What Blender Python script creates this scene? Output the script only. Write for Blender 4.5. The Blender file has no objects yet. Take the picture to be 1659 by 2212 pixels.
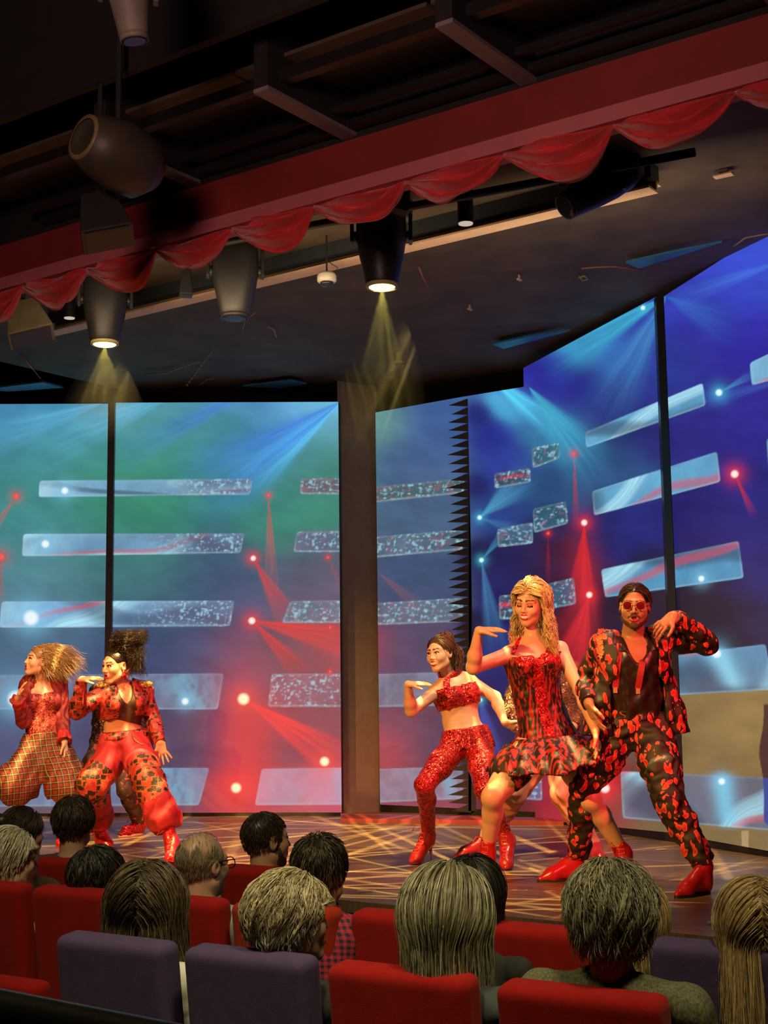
import bpy, bmesh, math, random
import numpy as np
from mathutils import Vector, Matrix
from mathutils.bvhtree import BVHTree

random.seed(7)
RNG = np.random.default_rng(11)
SC = bpy.context.scene
COL = SC.collection

# ------------------------------------------------------------------ camera
FPX, CX, CY = 3000.0, 829.5, 1106.0          # focal length and centre for a 1659 x 2212 frame
PITCH, ROLL = math.atan(402/3000), 0.0125
CAMZ = 1.03                                  # eye height above the stage floor (stage floor is z = 0)
Fw = np.array([0, math.cos(PITCH), math.sin(PITCH)])
R0 = np.array([1.0, 0, 0]); U0 = np.array([0, -math.sin(PITCH), math.cos(PITCH)])
Rw = math.cos(ROLL)*R0 - math.sin(ROLL)*U0
Uw = math.sin(ROLL)*R0 + math.cos(ROLL)*U0
CAM = np.array([0, 0, CAMZ])
cam = bpy.data.cameras.new('camera'); cam_o = bpy.data.objects.new('camera', cam); COL.objects.link(cam_o)
cam.sensor_fit = 'HORIZONTAL'; cam.sensor_width = 36; cam.lens = 36*FPX/1659
cam.clip_start = 0.05; cam.clip_end = 200
M = Matrix([[Rw[0], Uw[0], -Fw[0], 0], [Rw[1], Uw[1], -Fw[1], 0], [Rw[2], Uw[2], -Fw[2], CAMZ], [0, 0, 0, 1]])
cam_o.matrix_world = M
SC.camera = cam_o

def ray(x, y):
    return Fw + (x-CX)/FPX*Rw - (y-CY)/FPX*Uw
def P(x, y, D):                               # the place seen at (x, y), D metres ahead of the camera
    d = ray(x, y); return CAM + d*(D/d[1])
def Pz(x, y, z=0.0):                          # the place seen at (x, y) on the level z
    d = ray(x, y); return CAM + d*((z-CAMZ)/d[2])
def proj(p):
    q = np.asarray(p, float) - CAM
    w = q @ Fw
    return CX + FPX*(q @ Rw)/w, CY - FPX*(q @ Uw)/w

# ------------------------------------------------------------------ world, exposure
W = bpy.data.worlds.new('hall_dark'); SC.world = W; W.use_nodes = True
W.node_tree.nodes['Background'].inputs[0].default_value = (0.9, 0.75, 0.6, 1)
W.node_tree.nodes['Background'].inputs[1].default_value = 0.006
SC.view_settings.view_transform = 'Standard'; SC.view_settings.look = 'None'
SC.view_settings.exposure = 0.0; SC.view_settings.gamma = 1.0
SC.view_settings.use_curve_mapping = False
SC.cycles.max_bounces = 6; SC.cycles.diffuse_bounces = 3; SC.cycles.glossy_bounces = 3
SC.cycles.transparent_max_bounces = 12; SC.cycles.volume_bounces = 0
SC.cycles.sample_clamp_indirect = 4.0
SC.cycles.use_denoising = True

def aim(o, target):
    d = Vector(target) - o.location
    o.rotation_euler = d.to_track_quat('-Z', 'Y').to_euler()
def spot(name, loc, target, col, watts, size_deg, blend=0.4, radius=0.06):
    l = bpy.data.lights.new(name, 'SPOT'); o = bpy.data.objects.new(name, l); COL.objects.link(o)
    l.color = col; l.energy = watts; l.spot_size = math.radians(size_deg); l.spot_blend = blend; l.shadow_soft_size = radius
    o.location = loc; aim(o, target); return o
def area(name, loc, target, col, watts, sx, sy):
    l = bpy.data.lights.new(name, 'AREA'); o = bpy.data.objects.new(name, l); COL.objects.link(o)
    l.shape = 'RECTANGLE'; l.size = sx; l.size_y = sy; l.color = col; l.energy = watts
    o.location = loc; aim(o, target); return o
def gobo(o, lines, strength=1.0, base=0.0, dots=()):
    """line pattern cut into a spot's light: lines = (angle, offset, half width, brightness) in the lamp's own beam"""
    l = o.data; l.use_nodes = True; nt = l.node_tree
    em = nt.nodes['Emission']
    tc = nt.nodes.new('ShaderNodeTexCoord'); sp = nt.nodes.new('ShaderNodeSeparateXYZ')
    nt.links.new(tc.outputs['Normal'], sp.inputs[0])
    def mth(op, a, b=None, c=None):
        n = nt.nodes.new('ShaderNodeMath'); n.operation = op
        for i, v in enumerate((a, b, c)):
            if v is None: continue
            if isinstance(v, (int, float)): n.inputs[i].default_value = v
            else: nt.links.new(v, n.inputs[i])
        return n.outputs[0]
    az = mth('ABSOLUTE', sp.outputs[2])
    u = mth('DIVIDE', sp.outputs[0], az); v = mth('DIVIDE', sp.outputs[1], az)
    tot = base
    for (a, off, hw, br) in lines:
        q = mth('ADD', mth('MULTIPLY', u, math.cos(a)), mth('MULTIPLY', v, math.sin(a)))
        q = mth('ABSOLUTE', mth('SUBTRACT', q, off))
        s = mth('SUBTRACT', 1.0, mth('DIVIDE', q, hw)); s = mth('MULTIPLY', mth('MINIMUM', mth('MAXIMUM', mth('MULTIPLY', s, 2.0), 0.0), 1.0), br)
        tot = mth('ADD', tot, s)
    for (du, dv, w, br) in dots:
        q = mth('SQRT', mth('ADD', mth('POWER', mth('ABSOLUTE', mth('SUBTRACT', u, du)), 2.0), mth('POWER', mth('ABSOLUTE', mth('SUBTRACT', v, dv)), 2.0)))
        s = mth('SUBTRACT', 1.0, mth('DIVIDE', q, w)); tot = mth('ADD', tot, mth('MULTIPLY', mth('MINIMUM', mth('MAXIMUM', mth('MULTIPLY', s, 2.5), 0.0), 1.0), br))
    nt.links.new(mth('MULTIPLY', tot, strength), em.inputs['Strength'])

# lamps of the theatre (front-of-house bars and the downlights over the seats), then added fill lamps
AMBER = (1.0, 0.47, 0.10); RED = (1.0, 0.055, 0.07)
spot('stage_key_lamp', (-5.0, 2.6, 4.3), (-1.7, 9.4, 1.1), AMBER, 3700, 25, 0.7, 0.10)
spot('stage_key_lamp', (-4.2, 1.6, 4.3), (1.1, 8.0, 1.1), AMBER, 4000, 22, 0.7, 0.10)
spot('stage_red_lamp', (4.4, 2.2, 4.4), (0.9, 8.2, 1.25), RED, 2500, 25, 0.7, 0.15)
spot('stage_red_lamp', (2.4, 0.6, 4.5), (-2.2, 9.8, 1.2), RED, 2000, 20, 0.7, 0.15)
spot('hall_downlight', (-1.4, 2.5, 5.1), (-1.2, 4.9, 0.0), (1.0, 0.84, 0.42), 800, 56, 0.7, 0.4)
spot('hall_downlight', (0.9, 1.9, 5.1), (0.7, 3.9, 0.2), (1.0, 0.84, 0.42), 620, 50, 0.7, 0.4)
spot('added_fascia_fill', (-1.5, 1.0, 2.9), (-0.6, 7.0, 4.6), (1.0, 0.60, 0.52), 400, 78, 0.8, 0.5)  # added fill to lift the dark fascia, no such lamp known
spot('added_floor_fill', (-1.6, 8.4, 3.55), (-1.6, 11.2, 0), (1.0, 0.64, 0.34), 560, 72, .8, .2)  # added warm fill for the boards, here and in the next spot
spot('added_floor_fill', (1.3, 7.4, 3.55), (1.2, 9.6, 0), (1.0, 0.66, 0.38), 520, 72, .8, .2)
area('added_ceiling_fill', (-0.9, 8.3, 3.45), (-0.5, 9.8, 4.1), (1.0, 0.72, 0.42), 13, 3.0, 0.15)  # added uplights that warm the ceiling and rail, not real fittings
area('added_ceiling_fill', (1.3, 7.6, 3.4), (1.9, 8.9, 4.1), (1.0, 0.76, 0.46), 8, 1.5, 0.15)

# ------------------------------------------------------------------ object helpers
def tag(o, label, cat, group=None, kind=None):
    o['label'] = label; o['category'] = cat
    if group: o['group'] = group
    if kind: o['kind'] = kind
    return o
def link(o, parent=None):
    COL.objects.link(o)
    if parent is not None: o.parent = parent
    return o
def empty(name, loc, rz=0.0):
    o = bpy.data.objects.new(name, None); COL.objects.link(o)
    o.location = loc; o.rotation_euler = (0, 0, rz); o.empty_display_size = 0.05
    return o
def mesh_obj(name, V, F, mats, parent=None, origin=(0, 0, 0), idx=None, smooth=True, col=None):
    """V (n,3) array, F (m,4) or (m,3) array or a list of index tuples; verts are given in the frame of `origin`'s parent space"""
    me = bpy.data.meshes.new(name)
    V = np.asarray(V, np.float32) - np.asarray(origin, np.float32)
    if isinstance(F, np.ndarray):
        m, k = F.shape
        me.vertices.add(len(V)); me.vertices.foreach_set('co', np.ascontiguousarray(V).ravel())
        me.loops.add(m*k); me.loops.foreach_set('vertex_index', np.ascontiguousarray(F, dtype=np.int32).ravel())
        me.polygons.add(m); me.polygons.foreach_set('loop_start', np.arange(0, m*k, k, dtype=np.int32))
        me.update(calc_edges=True)
    else:
        me.from_pydata(V.tolist(), [], [tuple(int(i) for i in f) for f in F])
    for mt in (mats if isinstance(mats, (list, tuple)) else [mats]): me.materials.append(mt)
    n = len(me.polygons)
    if idx is not None: me.polygons.foreach_set('material_index', np.asarray(idx, np.int32))
    me.polygons.foreach_set('use_smooth', np.full(n, bool(smooth)))
    if col is not None:
        ca = me.color_attributes.new('tone', 'FLOAT_COLOR', 'POINT')
        c4 = np.ones((len(V), 4), np.float32); c4[:, :3] = col
        ca.data.foreach_set('color', c4.ravel())
    me.update()
    o = bpy.data.objects.new(name, me); link(o, parent)
    if parent is None: o.location = origin
    return o

class MB:
    """collects simple solids, then links them as one mesh"""
    def __init__(s): s.V = []; s.F = []; s.I = []
    def add(s, V, F, mi=0):
        b = len(s.V); s.V += [tuple(map(float, v)) for v in V]; s.F += [tuple(b+int(i) for i in f) for f in F]; s.I += [mi]*len(F)
    def hexa(s, p, mi=0):                     # 8 corners: bottom ring then top ring
        s.add(p, [(3, 2, 1, 0), (4, 5, 6, 7), (0, 1, 5, 4), (1, 2, 6, 5), (2, 3, 7, 6), (3, 0, 4, 7)], mi)
    def box(s, c, size, ax=None, mi=0):
        ax = np.eye(3) if ax is None else np.asarray(ax); h = np.asarray(size)/2; c = np.asarray(c, float)
        cs = [(-1, -1, -1), (1, -1, -1), (1, 1, -1), (-1, 1, -1), (-1, -1, 1), (1, -1, 1), (1, 1, 1), (-1, 1, 1)]
        s.hexa([c + sum(q*hh*a for q, hh, a in zip(k, h, ax)) for k in cs], mi)
    def tube(s, pts, rad, n=8, mi=0, cap=True, flat=None):
        pts = [np.asarray(p, float) for p in pts]; m = len(pts)
        rad = [rad]*m if np.isscalar(rad) else rad
        t0 = pts[1]-pts[0]; up = np.array([0, 0, 1.0])
        if abs(t0 @ up) > 0.9*np.linalg.norm(t0): up = np.array([1.0, 0, 0])
        V = []; F = []
        for i in range(m):
            t = pts[min(i+1, m-1)]-pts[max(i-1, 0)]; t = t/(np.linalg.norm(t)+1e-9)
            a = np.cross(t, up); a /= np.linalg.norm(a)+1e-9; b = np.cross(a, t); up = b
            fl = 1.0 if flat is None else flat
            for j in range(n):
                th = 2*math.pi*j/n
                V.append(pts[i]+rad[i]*(math.cos(th)*a+math.sin(th)*b*fl))
        for i in range(m-1):
            for j in range(n):
                k = (j+1) % n
                F.append((i*n+j, i*n+k, (i+1)*n+k, (i+1)*n+j))
        if cap: F += [tuple(range(n-1, -1, -1)), tuple((m-1)*n+j for j in range(n))]
        s.add(V, F, mi)
    def lathe(s, prof, c, ax=None, n=24, mi=0, cap=True):
        """prof: (radius, height) pairs along ax[2]"""
        ax = np.eye(3) if ax is None else np.asarray(ax); c = np.asarray(c, float); V = []; F = []
        for (r, h) in prof:
            for j in range(n):
                th = 2*math.pi*j/n
                V.append(c + ax[0]*r*math.cos(th) + ax[1]*r*math.sin(th) + ax[2]*h)
        for i in range(len(prof)-1):
            for j in range(n):
                k = (j+1) % n; F.append((i*n+j, i*n+k, (i+1)*n+k, (i+1)*n+j))
        if cap: F += [tuple(range(n-1, -1, -1)), tuple((len(prof)-1)*n+j for j in range(n))]
        s.add(V, F, mi)
    def build(s, name, mats, parent=None, origin=(0, 0, 0), smooth=False, bevel=0.0, auto=None):
        o = mesh_obj(name, np.array(s.V), s.F, mats, parent, origin, s.I, smooth)
        if bevel:
            md = o.modifiers.new('bevel', 'BEVEL'); md.width = bevel; md.segments = 3; md.limit_method = 'ANGLE'
        return o

def frame(z, x=None):
    z = np.asarray(z, float); z = z/np.linalg.norm(z)
    x = np.array([1.0, 0, 0]) if x is None else np.asarray(x, float)
    if abs(x @ z) > 0.95*np.linalg.norm(x): x = np.array([0, 1.0, 0])
    x = x - z*(x @ z); x /= np.linalg.norm(x)
    return np.array([x, np.cross(z, x), z])
def unit(v):
    v = np.asarray(v, float); return v/(np.linalg.norm(v)+1e-12)
def lin(c):                                    # sRGB 0-255 -> linear
    c = np.asarray(c, float)/255.0
    return np.where(c <= 0.04045, c/12.92, ((c+0.055)/1.055)**2.4)

# ------------------------------------------------------------------ materials
def nodes(name):
    m = bpy.data.materials.new(name); m.use_nodes = True; nt = m.node_tree
    return m, nt, nt.nodes['Principled BSDF']
def NN(nt, typ, **kw):
    n = nt.nodes.new(typ)
    for k, v in kw.items(): setattr(n, k, v)
    return n
def coords(nt, scale=(1, 1, 1), rot=(0, 0, 0), out='Object'):
    tc = NN(nt, 'ShaderNodeTexCoord'); mp = NN(nt, 'ShaderNodeMapping')
    mp.inputs['Scale'].default_value = scale; mp.inputs['Rotation'].default_value = rot
    nt.links.new(tc.outputs[out], mp.inputs[0]); return mp.outputs[0]
def ramp(nt, fac, stops, interp='LINEAR'):
    r = NN(nt, 'ShaderNodeValToRGB'); r.color_ramp.interpolation = interp
    el = r.color_ramp.elements
    while len(el) < len(stops): el.new(0.5)
    for e, (p, c) in zip(el, stops): e.position = p; e.color = (*[float(v) for v in c], 1)
    nt.links.new(fac, r.inputs[0]); return r.outputs[0]
def mixc(nt, fac, a, b, mode='MIX'):
    n = NN(nt, 'ShaderNodeMix', data_type='RGBA', blend_type=mode)
    for k, v in ((0, fac), (6, a), (7, b)):
        if hasattr(v, 'is_linked') or hasattr(v, 'links'): nt.links.new(v, n.inputs[k])
        elif k == 0: n.inputs[k].default_value = v
        else: n.inputs[k].default_value = (*[float(q) for q in v], 1)
    return n.outputs[2]
def math_(nt, op, a, b=0.0):
    n = NN(nt, 'ShaderNodeMath', operation=op)
    for i, v in enumerate((a, b)):
        if isinstance(v, (int, float)): n.inputs[i].default_value = v
        else: nt.links.new(v, n.inputs[i])
    return n.outputs[0]
def noise(nt, vec, scale, detail=3, rough=0.55, dist=0.0):
    n = NN(nt, 'ShaderNodeTexNoise'); n.inputs['Scale'].default_value = scale; n.inputs['Detail'].default_value = detail
    n.inputs['Roughness'].default_value = rough; n.inputs['Distortion'].default_value = dist
    nt.links.new(vec, n.inputs['Vector']); return n.outputs[0]
def bump(nt, b, h, strength=0.3, dist=0.01):
    n = NN(nt, 'ShaderNodeBump'); n.inputs['Strength'].default_value = strength; n.inputs['Distance'].default_value = dist
    nt.links.new(h, n.inputs['Height']); nt.links.new(n.outputs[0], b.inputs['Normal'])
def plain(name, c, rough=0.6, metal=0.0, var=0.18, scale=9.0, bmp=0.15, bscale=60.0, spec=0.5, stretch=(1, 1, 1), sheen=0.0, sss=0.0):
    m, nt, b = nodes(name)
    v = coords(nt, stretch); c = np.asarray(c, float)
    f = noise(nt, v, scale)
    nt.links.new(ramp(nt, f, [(0.3, c*(1-var)), (0.7, np.minimum(c*(1+var), 1))]), b.inputs['Base Color'])
    b.inputs['Roughness'].default_value = rough; b.inputs['Metallic'].default_value = metal
    b.inputs['Specular IOR Level'].default_value = spec
    if sheen: b.inputs['Sheen Weight'].default_value = sheen
    if bmp: bump(nt, b, noise(nt, v, bscale, 4), bmp, 0.004)
    return m
def glow(name, c, strength=1.0):
    m, nt, b = nodes(name)
    b.inputs['Base Color'].default_value = (0.02, 0.02, 0.02, 1)
    b.inputs['Emission Color'].default_value = (*[float(x) for x in c], 1); b.inputs['Emission Strength'].default_value = strength
    return m
# ------------------------------------------------------------------ the hall and the stage
def structure(o): o['kind'] = 'structure'; return o
ROW = unit([-0.838, 0.546, 0]); FACE = unit([0.546, 0.838, 0])      # along the seat rows / towards the stage
EDGE = unit([-0.797, 0.604, 0]); EDGEN = unit([0.604, 0.797, 0])     # along the stage front / into the stage

def wood_mat():
    m, nt, b = nodes('stage_boards')
    ang = math.atan2(EDGE[1], EDGE[0])
    v = coords(nt, (1, 1, 1), (0, 0, -ang))
    br = NN(nt, 'ShaderNodeTexBrick'); nt.links.new(v, br.inputs[0])
    br.inputs['Scale'].default_value = 1.0; br.inputs['Brick Width'].default_value = 2.4; br.inputs['Row Height'].default_value = 0.13
    br.inputs['Mortar Size'].default_value = 0.004; br.inputs['Color1'].default_value = (0.23, 0.15, 0.095, 1)
    br.inputs['Color2'].default_value = (0.15, 0.095, 0.06, 1); br.inputs['Mortar'].default_value = (0.03, 0.02, 0.015, 1)
    v2 = coords(nt, (1.2, 22, 1), (0, 0, -ang))
    g = ramp(nt, noise(nt, v2, 3.0, 6, 0.65), [(0.3, (0.55, 0.5, 0.46)), (0.7, (1.25, 1.2, 1.1))])
    c = mixc(nt, 1.0, br.outputs[0], g, 'MULTIPLY')
    w = noise(nt, coords(nt, (1, 1, 1)), 1.7, 5)
    c = mixc(nt, ramp(nt, w, [(0.5, (0, 0, 0)), (0.75, (0.45, 0.45, 0.45))]), c, (0.27, 0.2, 0.14))
    nt.links.new(c, b.inputs['Base Color'])
    r = math_(nt, 'MULTIPLY', noise(nt, v2, 2.0, 4), 0.5)
    nt.links.new(math_(nt, 'ADD', r, 0.12), b.inputs['Roughness'])
    bump(nt, b, noise(nt, v2, 6.0, 4), 0.15, 0.002)
    return m
M_WOOD = wood_mat()
M_BLACK = plain('black_paint', (0.012, 0.011, 0.010), 0.6)
M_BLACKG = plain('black_gloss_paint', (0.014, 0.012, 0.011), 0.35)
M_CEIL = plain('dark_stage_ceiling', (0.085, 0.062, 0.044), 0.75, var=0.35, scale=2.5)
M_HALLC = plain('dark_hall_ceiling', (0.010, 0.0075, 0.006), 0.8, var=0.3)
M_BROWN = plain('brown_ceiling_board', (0.075, 0.05, 0.03), 0.7, var=0.12, scale=3)
M_TAUPE = plain('grey_lilac_trim', (0.21, 0.17, 0.19), 0.5, var=0.1)
M_FASC = plain('oxblood_fascia', (0.23, 0.018, 0.014), 0.7, var=0.12, scale=4)
M_LIP = plain('dusty_rose_lip', (0.52, 0.13, 0.15), 0.65, var=0.06, scale=4)
M_VELVET = plain('red_velvet', (0.62, 0.018, 0.02), 0.75, var=0.2, sheen=0.6)
M_BEIGE = plain('beige_rail_paint', (0.62, 0.42, 0.28), 0.5, var=0.1)
M_MASK = plain('brown_masking_cloth', (0.2, 0.15, 0.095), 0.85, var=0.1)
M_CARPET = plain('dark_carpet', (0.05, 0.015, 0.015), 0.95, var=0.3)

e0, e1 = Pz(390, 1912)[:2], Pz(1440, 2010)[:2]
def edge_pt(t):                                # along the stage front, metres from its middle, + into the house left
    c = (e0+e1)/2; return np.array([c[0], c[1]]) + EDGE[:2]*t
FLOOR_Z = -0.80
# hall floor
mb = MB(); mb.box((0, 6, FLOOR_Z-0.05), (26, 26, 0.1)); structure(mb.build('floor', M_CARPET))
# stage floor with its black front
a, b_ = edge_pt(9), edge_pt(-6)
far = EDGEN[:2]*10
mb = MB()
mb.hexa([(*a, -0.06), (*b_, -0.06), (*(b_+far), -0.06), (*(a+far), -0.06), (*a, 0), (*b_, 0), (*(b_+far), 0), (*(a+far), 0)], 0)
tag(mb.build('stage_floor', [M_WOOD]), 'brown wooden stage floor with scuffed boards', 'stage', kind='structure')
mb = MB()
aa, bb = a+EDGEN[:2]*0.03, b_+EDGEN[:2]*0.03
mb.hexa([(*aa, FLOOR_Z), (*bb, FLOOR_Z), (*(bb+far), FLOOR_Z), (*(aa+far), FLOOR_Z), (*aa, -0.06), (*bb, -0.06), (*(bb+far), -0.06), (*(aa+far), -0.06)], 0)
tag(mb.build('stage_front', [M_BLACK]), 'black front of the stage below the boards', 'stage', kind='structure')
# walls and the black ceilings
mb = MB(); mb.box((0, 16.2, 2.1), (30, 0.2, 6.4)); structure(mb.build('wall_back', plain('dark_brown_masking', (0.07, 0.052, 0.036), 0.85)))
mb = MB(); mb.box((-12, 6, 2.1), (0.2, 24, 6.4)); structure(mb.build('wall_left', M_BLACK))
mb = MB(); mb.box((9, 6, 2.1), (0.2, 24, 6.4)); structure(mb.build('wall_right', M_BLACK))
mb = MB(); mb.box((0, -5.5, 2.1), (30, 0.2, 6.4)); structure(mb.build('wall_rear', M_BLACK))
CEIL_Z = 3.98
def line_at(px, py, z): return Pz(px, py, z)
# valance line: nine hang points measured in the photograph, 3.6 m above the stage
VZ = 3.6
JP = [(51, 619), (200, 582), (359, 538), (520, 495), (703, 443), (893, 395), (1106, 335), (1335, 268), (1589, 199)]
vp = np.array([Pz(x, y, VZ) for x, y in JP])
vc = vp.mean(0); vdir = unit(vp[0]-vp[-1]); vlen = np.linalg.norm(vp[0]-vp[-1])/8
vn = np.array([vdir[1], -vdir[0], 0]);  vn = vn if vn @ FACE > 0 else -vn
def vpt(t, n=0.0, z=VZ): return np.array([*(vp[-1]+vdir*t*vlen+vn*n)[:2], z])
def beam(mb, t0, t1, n0, n1, z0, z1, mi=0):
    mb.hexa([vpt(t0, n0, z0), vpt(t1, n0, z0), vpt(t1, n1, z0), vpt(t0, n1, z0), vpt(t0, n0, z1), vpt(t1, n0, z1), vpt(t1, n1, z1), vpt(t0, n1, z1)], mi)
mb = MB(); beam(mb, -4, 13, 0.0, 9, CEIL_Z, CEIL_Z+0.1); structure(mb.build('ceiling', M_CEIL))
mb = MB(); mb.box((0, 5, 5.25), (26, 24, 0.1)); o = structure(mb.build('ceiling_hall', M_HALLC))
# proscenium: red fascia with a rose lip
mb = MB(); beam(mb, -4, 13, -0.02, 0.10, VZ+0.075, VZ+0.30); tag(mb.build('trim_fascia', M_FASC), 'oxblood red fascia above the swagged valance', 'fascia', kind='structure')
mb = MB(); beam(mb, -4, 13, -0.05, 0.10, VZ+0.0, VZ+0.075); tag(mb.build('trim_lip', M_LIP), 'dusty rose lip along the bottom of the red fascia', 'trim', kind='structure')
# bulkhead that closes the gap between fascia and the high hall ceiling
mb = MB(); beam(mb, -4, 13, -0.02, 0.10, VZ+0.30, 5.2); structure(mb.build('wall_bulkhead', M_HALLC))

# swags
def swag(i):
    nu, nv = 40, 26; V = []; F = []
    rs = np.random.default_rng(40+i); ph = rs.uniform(0, 6.28, 4); drop = 0.165+0.02*rs.random(); skew = -0.22+rs.uniform(-.06, .06)
    for v in range(nv+1):
        s = v/nv
        for u in range(nu+1):
            q = u/nu; w = 2*q-1
            prof = (1-abs(w)**2.2)
            shift = skew*prof*0.5
            t = i+q + shift*(s)
            fold = math.sin(s*17+2.4*w*w+ph[0]+2.2*w)*0.022 + math.sin(s*31+3*w+ph[1])*0.010 + math.sin(s*9-3*w+ph[2])*0.012
            z = VZ + 0.005 - drop*s*prof - 0.012*s + fold*0.55*prof*s
            n = -0.03 - 0.05*math.sin(math.pi*min(1, s*1.0))*prof - (fold*1.5)*prof**0.5
            V.append(vpt(t, n+0.02, z))
    for v in range(nv):
        for u in range(nu):
            k = v*(nu+1)+u; F.append((k, k+1, k+nu+2, k+nu+1))
    return V, F
SWL = ['ninth and rightmost', 'eighth', 'seventh', 'sixth', 'fifth', 'fourth', 'third', 'second', 'first and leftmost', 'cut-off']
for i in range(-1, 9):
    V, F = swag(i)
    base = vpt(i+0.5)
    o = mesh_obj('valance_swag', np.array(V), F, M_VELVET, None, base)
    md = o.modifiers.new('thick', 'SOLIDIFY'); md.thickness = 0.006
    k = 8-i                                    # 0 = leftmost in the picture
    names = ['cut off by the left edge of the photo', 'over the beige speaker box at far left', 'left of the lit lamp over the left screens', 'right of the lit lamp over the left screens',
             'over the unlit hanging lamp', 'beside the pink tile', 'just left of the white disc downlight', 'above the white disc downlight', 'above the tilted dark spotlight', 'cut off by the right edge of the photo']
    tag(o, 'red velvet swag of the valance, ' + names[k], 'valance', 'red velvet swags under the fascia')

# hall ceiling fins with pale undersides, black rails and brown boards between them
fin_px = [(250, 320, 480, 425), (585, 210, 815, 330), (980, 75, 1190, 215), (1545, -95, 1700, 25)]
fl = ['leftmost, over the dark wedge lamp', 'second from the left', 'third from the left', 'top right corner, bluish']
for i, (x0, y0, x1, y1) in enumerate(fin_px):
    z = VZ+0.31; p1 = Pz(x1, y1, z); d = -vn
    p0 = p1 + d*0.95; hw = vdir*0.045
    r = empty('ceiling_fin', ((p0+p1)/2))
    og = (p0+p1)/2
    mb = MB(); mb.hexa([p0-hw, p0+hw, p1+hw, p1-hw, p0-hw+[0, 0, 0.02], p0+hw+[0, 0, 0.02], p1+hw+[0, 0, 0.02], p1-hw+[0, 0, 0.02]])
    mb.build('trim_strip', M_TAUPE, r, og)
    up = np.array([0, 0, 1.28]); lo = np.array([0, 0, 0.02]); h2 = hw*0.95
    mb = MB(); mb.hexa([p0-h2+lo, p0+h2+lo, p1+h2+lo, p1-h2+lo, p0-h2+up, p0+h2+up, p1+h2+up, p1-h2+up])
    mb.build('panel', M_HALLC, r, og)
    tag(r, 'dark ceiling fin with a pale lilac underside, ' + fl[i], 'ceiling fin', 'ceiling fins above the fascia')
mb = MB()
for (n0, n1, z0, z1) in ((-0.10, -0.04, VZ+0.33, VZ+0.37), (-0.22, -0.19, VZ+0.36, VZ+0.40), (-0.64, -0.58, VZ+0.38, VZ+0.44)):
    beam(mb, -4, 7.55, n0, n1, z0, z1)
tag(mb.build('ceiling_rails', M_BLACKG), 'black rails running along the ceiling behind the red fascia', 'rail', kind='structure')
mb = MB()
for t in np.arange(-4, 8, 2.02): beam(mb, t, t+1.98, -0.60, -0.10, VZ+0.52, VZ+0.54)
tag(mb.build('ceiling_boards', M_BROWN), 'brown boards set between the ceiling fins', 'ceiling board', kind='structure')
mb = MB(); beam(mb, -4, 13, -0.98, -0.93, VZ+0.50, 5.2); structure(mb.build('wall_coffer', M_HALLC))
# lower bulkhead at the left
mb = MB(); beam(mb, 8.25, 13, -2.6, -0.12, VZ+0.20, VZ+0.5); structure(mb.build('ceiling_left', M_BROWN))

# beige rail over the stage
r0, r1 = Pz(107, 722, 3.82), Pz(1410, 410, 3.82)
rd = unit(r1-r0); rn = np.array([-rd[1], rd[0], 0])
mb = MB()
def rail(z0, z1, n0, n1):
    mb.hexa([r0+rn*n0+[0, 0, z0], r1+rn*n0+[0, 0, z0], r1+rn*n1+[0, 0, z0], r0+rn*n1+[0, 0, z0], r0+rn*n0+[0, 0, z1], r1+rn*n0+[0, 0, z1], r1+rn*n1+[0, 0, z1], r0+rn*n1+[0, 0, z1]])
rail(0, 0.012, -0.05, 0.05); rail(0.0, 0.07, 0.05, 0.07); rail(0.055, 0.07, 0.05, 0.12)
tag(mb.build('ceiling_rail', M_BEIGE, None, (r0+r1)/2), 'long beige cable rail hanging below the dark stage ceiling', 'rail')
mb = MB(); rail(0.07, 0.16, -0.02, 0.09)
tag(mb.build('trim_duct', plain('dark_blue_duct', (0.03, 0.035, 0.045), 0.5)), 'dark duct above the beige rail', 'duct', kind='structure')

# ------------------------------------------------------------------ video walls
def hashn(ix, iy, k=0):
    h = (ix*374761393 + iy*668265263 + k*2147483647*31) & 0xffffffff
    h = ((h ^ (h >> 13))*1274126177) & 0xffffffff
    return ((h ^ (h >> 16)) & 0xffff)/65535.0
def vnoise(x, y, k=0):
    ix = np.floor(x).astype(np.int64); iy = np.floor(y).astype(np.int64); fx = x-ix; fy = y-iy
    fx = fx*fx*(3-2*fx); fy = fy*fy*(3-2*fy)
    a = hashn(ix, iy, k); b = hashn(ix+1, iy, k); c = hashn(ix, iy+1, k); d = hashn(ix+1, iy+1, k)
    return (a*(1-fx)+b*fx)*(1-fy)+(c*(1-fx)+d*fx)*fy
def fbm(x, y, k=0, o=4):
    s = 0; a = 0.5
    for i in range(o): s = s+a*vnoise(x*2**i, y*2**i, k+i); a *= 0.5
    return s
def sstep(a, b, x):
    t = np.clip((x-a)/(b-a+1e-9), 0, 1); return t*t*(3-2*t)
def lerp3(a, b, t): return a*(1-t[:, None])+b*t[:, None]
def grad2(x, y, pts):
    """smooth colour field from scattered (x, y, rgb, reach) samples"""
    num = np.zeros((len(x), 3)); den = np.zeros(len(x))+1e-9
    for (px, py, c, s) in pts:
        w = np.exp(-(((x-px)/s)**2+((y-py)/(s*0.8))**2)) + 1e-7/(1+((x-px)/300)**2+((y-py)/300)**2)
        num += w[:, None]*np.asarray(c, float); den += w
    return num/den[:, None]
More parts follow.
